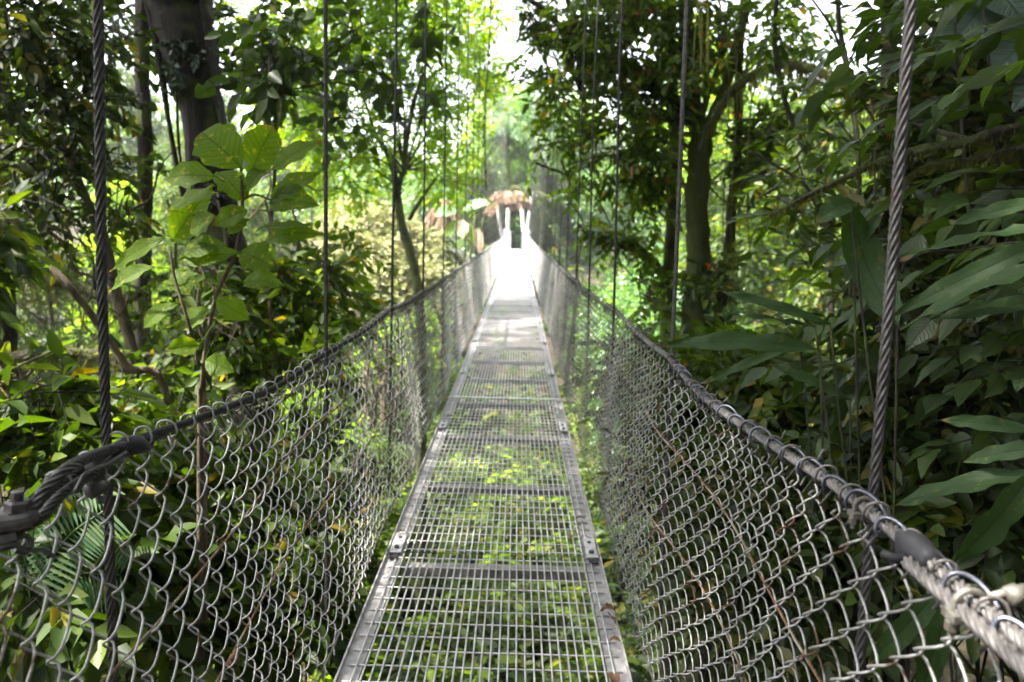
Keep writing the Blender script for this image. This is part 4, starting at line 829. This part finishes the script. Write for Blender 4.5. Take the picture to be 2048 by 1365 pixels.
palm('dead_palm', 'dead brown palm fronds drooping over the white posts', 1020, 388, 42.2, 18, 1.38, 'palm_dead', 3, droop=1.0, wl=.08, trunk=False, el=(-5, 30), az=(-200, 10), leafl=.38)
palm('palm', 'grey-green palm crown high behind the far bridge end, right of centre', 1085, 290, 49, 12, 3.4, 'palm', 5, droop=1.2, wl=.12)
palm('palm', 'small brown-fronded palm left of the far bridge end', 890, 400, 34, 7, 1.1, 'palm_dead', 6, droop=1.6, wl=.07, el=(-20, 10), leafl=.4)
palm('tree_fern', 'dark low tree fern beyond the far left netting', 880, 500, 30, 10, 1.8, 'leaf_dark', 8, droop=1.2, wl=.06)
t = thing('banana_plant', 'broad-leaved banana plant in the dark hollow left of the far bridge end', 'plant')
c = P(915, 540, 33); c[2] = float(gz(c[0], 33)); g = G(); tube(g, [c, c + [0, 0, 1.8]], .12, 8); top = c + [0, 0, 1.6]
for k in range(6): tube(g, [top, P(*((885, 430), (950, 430), (925, 450), (905, 470), (945, 480), (965, 440))[k], 32.8)], .03, 5)
g.build('stem', M['bark_moss'], t)
for k, (b, e, wp) in enumerate((((915, 420), (868, 432), 26), ((925, 420), (985, 405), 24), ((922, 440), (925, 478), 26), ((915, 440), (890, 475), 18), ((955, 455), (960, 510), 18), ((940, 445), (945, 495), 12))):
    g = G(); bigleaf(g, P(*b, 32.6), P(*e, 32.2), wp * 32.5 / F_, 'strap', up=(0, -.8, .6), arch=.08, wave=.01); o = g.build('leaf', M['palm' if k < 2 else ('leaf_gold' if k == 2 else 'palm_dead' if k == 4 else 'leaf_big')], t)
    if k == 4: o['label'] = 'withered brown leaf'

# ---- forest: tree kinds built once and copied
def forest_kind(name, label, cat, group, matl, h, r, ntw, L, W, seed, low=.25, ncl=16, bark='bark_dark', bare=.3):
    global rng
    old = rng; rng = np.random.default_rng(seed); t = thing(name, label, cat, group)
    z0 = h * low; cl = []
    for k in range(ncl):
        u = (k + .5) / ncl; z = z0 + (h - z0) * u; rr = r * math.sin(math.pi * (.12 + .8 * u)) ** .7; a = rng.uniform(0, 6.28); q = rr * rng.uniform(.2, 1)
        cl.append((np.array([math.cos(a) * q, math.sin(a) * q, z]), r * rng.uniform(.28, .45)))
    g = G(); p = smooth_path([(0, 0, -.6), (rng.uniform(-.2, .2), .1, h * .35), (rng.uniform(-.3, .3), 0, h * .7), (0, 0, h * .95)], 6); tube(g, p, np.linspace(h * .018, h * .004, len(p)), 9, lump=.12)
    for c, rr in cl: limbs(g, p[np.argmin(abs(p[:, 2] - max(c[2] - r * .5, h * .15)))], [(c, rr)], h * .006)
    g.build('trunk', M[bark], t); g = G(); crown(g, None, cl, ntw, 7, L, W, tl=r * .3); g.build('crown', M[matl], t); rng = old; return t
FK = {
 'lime': forest_kind('forest_tree', 'x', 'tree', 'x', 'leaf_lime', 11, 3.0, 1300, .30, .14, 11),
 'mid': forest_kind('forest_tree', 'x', 'tree', 'x', 'leaf_mid', 12, 3.0, 1500, .28, .13, 12),
 'dark': forest_kind('forest_tree', 'x', 'tree', 'x', 'leaf_dark', 12, 2.8, 1500, .26, .12, 13),
 'cool': forest_kind('forest_bush', 'x', 'bush', 'x', 'leaf_cool', 5.5, 2.4, 1500, .22, .11, 14, low=.12),
 'limebush': forest_kind('forest_bush', 'x', 'bush', 'x', 'leaf_lime', 4.5, 2.0, 1100, .2, .10, 15, low=.1),
 'midbush': forest_kind('forest_bush', 'x', 'bush', 'x', 'leaf_mid', 4.0, 1.9, 1100, .18, .09, 16, low=.1),
}
used = set()
def plant(kind, x, y, s=1.0, label='', group=''):
    rz = rng.uniform(0, 6.28); loc = (x, y, float(gz(x, y)) - .1); o = FK[kind]
    if kind not in used:
        used.add(kind); o.location = loc; o.rotation_euler = (0, 0, rz); o.scale = (s,) * 3; o['label'] = label; o['group'] = group
    else: copy_thing(o, label, group, loc, rz, s)
def scatter(kind, n, xr, yr, sr, label, group, mind=2.0, avoid=None):
    pts = []; k = 0
    while len(pts) < n and k < 3000:
        k += 1; x, y = rng.uniform(*xr), rng.uniform(*yr)
        if any((x - a) ** 2 + (y - b) ** 2 < mind ** 2 for a, b in pts): continue
        if avoid and avoid(x, y): continue
        pts.append((x, y)); plant(kind, x, y, rng.uniform(*sr), label, group)
cone = lambda x, y: abs(x) < 2.4 + 0 * y or (y > 44 and abs(x - .6) < 3.4)
scatter('dark', 3, (-20, -10), (14, 24), (.5, .65), 'dark tree crown seen through the gaps between left trunks', 'dark trees behind the left trunks', 3)
scatter('mid', 6, (-24, -7), (26, 42), (.55, .75), 'mid green tree in the sunlit wood beyond the left netting', 'green trees beyond the left netting', 3, cone)
scatter('lime', 6, (-26, -9), (20, 42), (.45, .75), 'yellow-green sunlit tree far beyond the left netting', 'sunlit trees far left', 3, cone)
scatter('limebush', 20, (-16, -3.5), (9, 34), (.5, 1.0), 'low lime-green bush in the sunny hollow left of the bridge', 'lime bushes left of the bridge', 1.3, cone)
scatter('midbush', 24, (-12, -3.0), (4.5, 30), (.45, .9), 'low mid-green bush below the left netting', 'green bushes left of the bridge', 1.3, cone)
scatter('cool', 9, (3.2, 9), (24, 42), (.8, 1.25), 'glossy bright bush in the sun right of the far bridge half', 'glossy bushes right of the bridge', 2.0)
scatter('lime', 11, (7, 28), (24, 46), (.85, 1.3), 'yellow-green tree in the bright wood right of the forked trunk', 'sunlit trees beyond the right trunks', 3)
scatter('mid', 4, (8, 24), (18, 40), (.7, 1.0), 'green tree standing in the wood beyond the right trunks', 'green trees beyond the right trunks', 3)
scatter('limebush', 16, (3.4, 16), (12, 32), (.6, 1.0), 'lime-green bush in the hollow right of the bridge', 'lime bushes right of the bridge', 1.4)
scatter('midbush', 26, (2.6, 12), (5.2, 26), (.5, .9), 'low mid-green bush below the right netting', 'green bushes right of the bridge', 1.2)
scatter('dark', 4, (8, 15), (7, 13), (.7, .9), 'dark tree deep in the shade at the right', 'dark trees at the right', 3)
scatter('dark', 5, (-4.5, 5), (48, 56), (.42, .55), 'dark small tree closing the path at the far end of the bridge', 'dark trees behind the far end', 1.6)
scatter('cool', 8, (-10, 12), (52, 62), (1.0, 1.6), 'hazy pale green bush mass behind the far bridge end', 'pale bushes behind the far end', 2.5)
plant('lime', -1.3, 63, 1.25, 'pale tall tree in the haze left of the sky gap', 'hazy trees on the far slope')
plant('cool', 1.6, 60, 2.1, 'pale bush mass in the haze below the sky gap', 'pale bushes behind the far end')
plant('lime', 4.4, 66, 1.2, 'pale tall tree in the haze right of the sky gap', 'hazy trees on the far slope')
scatter('mid', 8, (-30, 34), (56, 72), (.7, .95), 'hazy green tree on the slope far behind the bridge', 'hazy trees on the far slope', 4, lambda x, y: -2 < x < 6)

scatter('dark', 9, (-13, 13), (-13, -4), (.9, 1.1), 'dark tree behind the camera', 'trees behind the near end', 3.2)
scatter('mid', 4, (9, 14), (-3, 6), (.9, 1.1), 'green tree deep in the shade at the far right', 'trees deep at the right', 3)
# ---- shrubs close behind the nets (dark shade plants)
def shrub(name, label, cl, n, L, W, matl, foot, K=7, tl=.28):
    t = thing(name, label, 'shrub'); g = G(); tg = G(); crown(g, (tg, 120), cl, n, K, L, W, tl=tl, twr=.003)
    b = P(*foot); b[2] = float(gz(b[0], b[1])) - .1; limbs(tg, b, cl, .016); g.build('leaves', M[matl], t); tg.build('stem', M['bark_dark'], t)
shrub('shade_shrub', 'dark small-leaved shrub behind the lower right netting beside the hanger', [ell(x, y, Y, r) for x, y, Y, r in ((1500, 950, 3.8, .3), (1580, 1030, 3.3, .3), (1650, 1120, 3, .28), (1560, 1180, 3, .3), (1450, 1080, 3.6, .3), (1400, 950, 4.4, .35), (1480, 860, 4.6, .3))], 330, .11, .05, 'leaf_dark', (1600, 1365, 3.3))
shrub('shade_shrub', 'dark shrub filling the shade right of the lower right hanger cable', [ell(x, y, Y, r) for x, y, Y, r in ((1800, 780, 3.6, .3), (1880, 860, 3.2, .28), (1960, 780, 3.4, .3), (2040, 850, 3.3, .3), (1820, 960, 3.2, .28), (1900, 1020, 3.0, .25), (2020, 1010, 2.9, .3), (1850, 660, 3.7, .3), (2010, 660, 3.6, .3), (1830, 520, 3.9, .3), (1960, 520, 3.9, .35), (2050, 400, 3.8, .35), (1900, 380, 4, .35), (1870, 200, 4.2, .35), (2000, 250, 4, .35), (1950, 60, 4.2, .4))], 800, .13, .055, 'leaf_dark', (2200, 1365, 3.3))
shrub('shade_shrub', 'mid green shrub just beyond the right netting under the strap leaves', [ell(x, y, Y, r) for x, y, Y, r in ((1420, 760, 5, .35), (1500, 790, 4.8, .35), (1580, 800, 4.5, .3), (1650, 880, 4.2, .3), (1380, 850, 5.2, .4), (1340, 790, 6, .4), (1300, 740, 7, .4), (1450, 700, 5.6, .3), (1560, 700, 5.2, .3))], 520, .13, .055, 'leaf_mid', (1550, 1200, 4.8))
shrub('shade_shrub', 'mid green shrub beyond the left netting below the big-leaved shrub', [ell(x, y, Y, r) for x, y, Y, r in ((300, 760, 5, .3), (360, 800, 4.6, .25), (560, 640, 5.5, .3), (620, 560, 6, .28), (640, 640, 6, .3), (690, 520, 7, .3), (610, 740, 5, .25), (680, 580, 6.6, .25), (350, 900, 4.4, .3), (260, 900, 4.5, .3), (520, 560, 5.6, .2))], 220, .11, .055, 'leaf_mid2', (430, 1200, 4.8))
shrub('shade_shrub', 'bright leafy shrub at the left edge behind the netting clamp', [ell(x, y, Y, r) for x, y, Y, r in ((80, 790, 3.4, .16), (20, 900, 3.3, .18), (130, 860, 3.6, .18), (60, 1000, 3.1, .18), (150, 1000, 3.5, .2), (200, 1120, 3.2, .2), (80, 1200, 2.9, .2))], 130, .15, .07, 'leaf_mid', (50, 1500, 3.2))
shrub('shade_shrub', 'dark shrub seen low through the left netting', [ell(x, y, Y, r) for x, y, Y, r in ((300, 1050, 4, .35), (400, 1000, 4.4, .35), (300, 1200, 3.6, .3), (400, 1150, 4, .3), (640, 1050, 4.3, .3), (620, 930, 5, .35), (400, 1330, 3.5, .3), (600, 1180, 4, .3))], 560, .13, .06, 'leaf_mid', (430, 1500, 4))
# fern-like palm seen through the left net
t = thing('understory_palm', 'small striped-leaf palm behind the netting at the lower left edge', 'palm')
for (b, e) in (((60, 1180), (210, 1020)), ((60, 1180), (30, 1050)), ((60, 1200), (240, 1150))):
    a_, b_ = P(*b, 2.9), P(*e, 3.0); g = G(); p = smooth_path([a_, (a_ + b_) / 2 + UP * .05, b_], 10); tube(g, p, .003, 5); T = unit(np.gradient(p, axis=0)); S = unit(np.cross(T, np.array([0, -1, .4])))
    for sd in (-1, 1): leaf6(g, p, T * .3 + S * sd, np.array([0, -1, .4]) + 0 * p, .15, .014)
    g.build('frond', M['palm'], t)

# ---- bare twigs and thin stems between the trunks
def twig_set(name, label, group, n, xr, yr, Yr, Lr, rr):
    for i in range(n):
        x, y, Y = rng.uniform(*xr), rng.uniform(*yr), rng.uniform(*Yr); a = rng.choice([-1, 1]) * rng.uniform(.3, 1.4); L = rng.uniform(*Lr)
        pts = [P(x + L * u * math.cos(a) + rng.normal(0, 14), y + L * u * math.sin(a) * (1 if a > 0 else 1) + rng.normal(0, 14) + 40 * u * u, Y + .3 * u) for u in np.linspace(0, 1, 6)]
        g = G(); p = smooth_path(pts, 5); r0 = rng.uniform(*rr); tube(g, p, np.linspace(r0, r0 * .35, len(p)), 6, lump=.2)
        for k in (8, 13, 18):
            d = unit(rng.normal(size=3)); d[1] *= .3; tube(g, smooth_path([p[k], p[k] + d * .12 + rng.normal(0, .02, 3), p[k] + d * .28], 4), np.linspace(r0 * .45, r0 * .15, 9), 5)
        tag(g.build(name, M[['bark_dark', 'bark_moss', 'bark_tan'][i % 3]]), label, 'branch', group)
twig_set('bare_twig', 'thin bare twig crossing the foliage left of the bridge', 'bare twigs left of the bridge', 16, (0, 560), (330, 900), (4.2, 7), (180, 420), (.006, .016))
twig_set('bare_twig', 'thin bare twig crossing the dark foliage right of the bridge', 'bare twigs right of the bridge', 20, (1480, 1980), (60, 950), (3, 5.5), (160, 420), (.004, .010))
twig_set('bare_twig', 'thin bare twig in the canopy over the right netting', 'bare twigs in the right canopy', 9, (1080, 1480), (30, 500), (8, 10), (100, 260), (.008, .018))
# ---- undergrowth
def undergrowth(name, n, fx, fy, lmin, lmax, matl, hmax, keep=None, K=11):
    g = G(); x = fx(n); y = fy(n)
    if keep is not None: m_ = keep(x, y); x, y = x[m_], y[m_]
    m_ = np.sin(x * 1.9 + 1) * np.sin(y * 1.3 + 2) + .6 * np.sin(x * 4.1 + y * 2.7) + rng.normal(0, .35, len(x)) > -.25; x, y = x[m_], y[m_]
    n = len(x); h = hmax * rng.random(n) ** 1.6; z = gz(x, y) + h; z = np.where((np.abs(x) < 1.5) & (y < 44), np.minimum(z, -.75), z)
    for k in range(K):
        a = rng.uniform(0, 6.283, n); d = np.stack([np.cos(a), np.sin(a), rng.uniform(-.35, .5, n)], 1); l = lmin * .6 + (lmax * 1.1 - lmin * .6) * rng.random(n) ** 1.5
        off = np.stack([rng.normal(0, .12, n), rng.normal(0, .12, n), rng.uniform(-.1, .25, n)], 1)
        leaf6(g, np.stack([x, y, z], 1) + off, d, UP + rng.normal(size=(n, 3)) * .35, l, l * rng.uniform(.35, .6, n), droop=.25)
    tag(g.build(name, M[matl]), kind='stuff')
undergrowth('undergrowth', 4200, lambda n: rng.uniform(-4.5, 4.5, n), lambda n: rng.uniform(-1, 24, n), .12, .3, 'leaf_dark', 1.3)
undergrowth('undergrowth', 2600, lambda n: rng.uniform(-3, 3, n), lambda n: rng.uniform(5, 26, n), .10, .24, 'leaf_mid', 1.6)
undergrowth('undergrowth', 300, lambda n: rng.uniform(-1.6, 2.0, n), lambda n: rng.uniform(6, 22, n), .12, .26, 'leaf_lime', 2.0)
undergrowth('undergrowth', 5200, lambda n: rng.normal(0, 13, n), lambda n: rng.uniform(3, 46, n), .2, .42, 'leaf_mid', 1.5)
undergrowth('undergrowth', 900, lambda n: rng.uniform(1.0, 5, n), lambda n: rng.uniform(.5, 5, n), .08, .18, 'leaf_dark', .5)
# far wood: one mass on the slopes
def far_wood():
    g = G(); n = 5200; a = rng.uniform(-1.35, 1.35, n); d = rng.uniform(58, 95, n); x = np.sin(a) * d; y = np.cos(a) * d + 10
    hgt = 7 + 3.5 * np.sin(a * 9 + 1) + 2 * np.sin(a * 23); hgt = np.where(np.abs(x - 2.2) < 4.5, hgt * .75, hgt) + 7 * sst(8, 16, x)
    z = gz(x, y) + rng.random(n) ** .8 * hgt
    for k in range(9):
        dd = rng.normal(size=(n, 3)); leaf6(g, np.stack([x, y, z], 1) + rng.normal(0, .8, (n, 3)), dd, UP + rng.normal(size=(n, 3)) * .6, rng.uniform(.5, .9, n), rng.uniform(.25, .5, n))
    tag(g.build('far_forest', M['leaf_cool']), kind='stuff')
far_wood()
# red bracts in the right canopy
g = G(); n = 13; pts = np.array([P(x, y, 8.6) for x, y in zip(rng.uniform(1200, 1560, n), rng.uniform(10, 240, n))]); pts = np.vstack([pts, [P(1418, 525, 8.6), P(1490, 430, 8.6), P(1478, 445, 8.6), P(1665, 150, 6.6), P(1650, 155, 6.6)]])
for p_ in pts: leaf6(g, p_ + rng.normal(0, .02, (2, 3)), rng.normal(size=(2, 3)) - UP, rng.normal(size=(2, 3)),   .075, .03)
tag(g.build('red_bracts', M['red']), 'scattered small red bracts among the right canopy leaves', 'flowers', kind='stuff')

# ---- fallen leaves on the deck
FL = [((1215, 1225), .07, 'grey-brown curled dead leaf on the right deck edge, nearest the camera'), ((1228, 1245), .075, 'crumpled pale brown dead leaf on the right deck edge'), ((1160, 1040), .05, 'olive dry leaf on the right deck edge beyond the splice plate'), ((805, 1065), .035, 'tiny green-brown leaf on the left deck edge'), ((900, 835), .05, 'dry leaf on the left deck edge in the middle'), ((1090, 797), .06, 'dark dead leaf on the grating near the pale joint strip'), ((1098, 830), .05, 'dark dead leaf on the grating just before the pale strip'), ((1075, 680), .07, 'far dark leaf at the right deck edge'), ((962, 710), .06, 'far small leaf on the left half of the grating'), ((1225, 1362), .06, 'brown leaf cut by the bottom picture edge')]
for k in range(26):
    yy_ = rng.uniform(2.6, 17); sx_ = rng.choice([-1, 1, 1]) * rng.uniform(.36, .49) if rng.random() < .7 else rng.uniform(-.4, .4)
    dv = CM.T @ (np.array([sx_, yy_, .02]) - EYE); FL.append(((PW / 2 + F_ * dv[0] / dv[2], PH / 2 - F_ * dv[1] / dv[2]), rng.uniform(.018, .045), 'tiny dry leaf scrap caught on the deck grating'))
for (pt, L_, lab) in FL:
    d = CM @ np.array([(pt[0] - PW / 2) / F_, -(pt[1] - PH / 2) / F_, 1.0]); q = EYE + d * (-(EYE[2] - .02) / d[2])
    g = G(); a = rng.uniform(0, 6.28); h = np.array([math.cos(a), math.sin(a), .25]) * L_
    bigleaf(g, q - h / 2 * [1, 1, 0], q + h / 2 + [0, 0, .004], L_ * .62, 'ovate', arch=.15, wave=.05, fold=.5, cols=2, curl=.25); tube(g, [q - h / 2 * [1, 1, 0], q - h * .8 * [1, 1, 0] + [0, 0, .01]], .0009, 4)
    tag(g.build('fallen_leaf', M['leaf_dead']), lab, 'leaf', 'dead leaves on the deck')

# ---- humid air
me = bpy.data.meshes.new('haze'); hx = 330
me.from_pydata([(x, y, z) for z in (-8, 45) for x, y in ((-hx, -hx), (hx, -hx), (hx, hx + 20), (-hx, hx + 20))], [], [(0, 3, 2, 1), (4, 5, 6, 7), (0, 1, 5, 4), (1, 2, 6, 5), (2, 3, 7, 6), (3, 0, 4, 7)])
m, n_, N_, K_ = mat('haze'); pv = N_.new('ShaderNodeVolumePrincipled'); pv.inputs['Color'].default_value = (.92, .95, .97, 1); pv.inputs['Density'].default_value = .0007; pv.inputs['Anisotropy'].default_value = .2
oo = N_.new('ShaderNodeOutputMaterial'); K_.new(pv.outputs[0], oo.inputs['Volume']); me.materials.append(m)
tag(link(bpy.data.objects.new('haze', me)), kind='stuff')
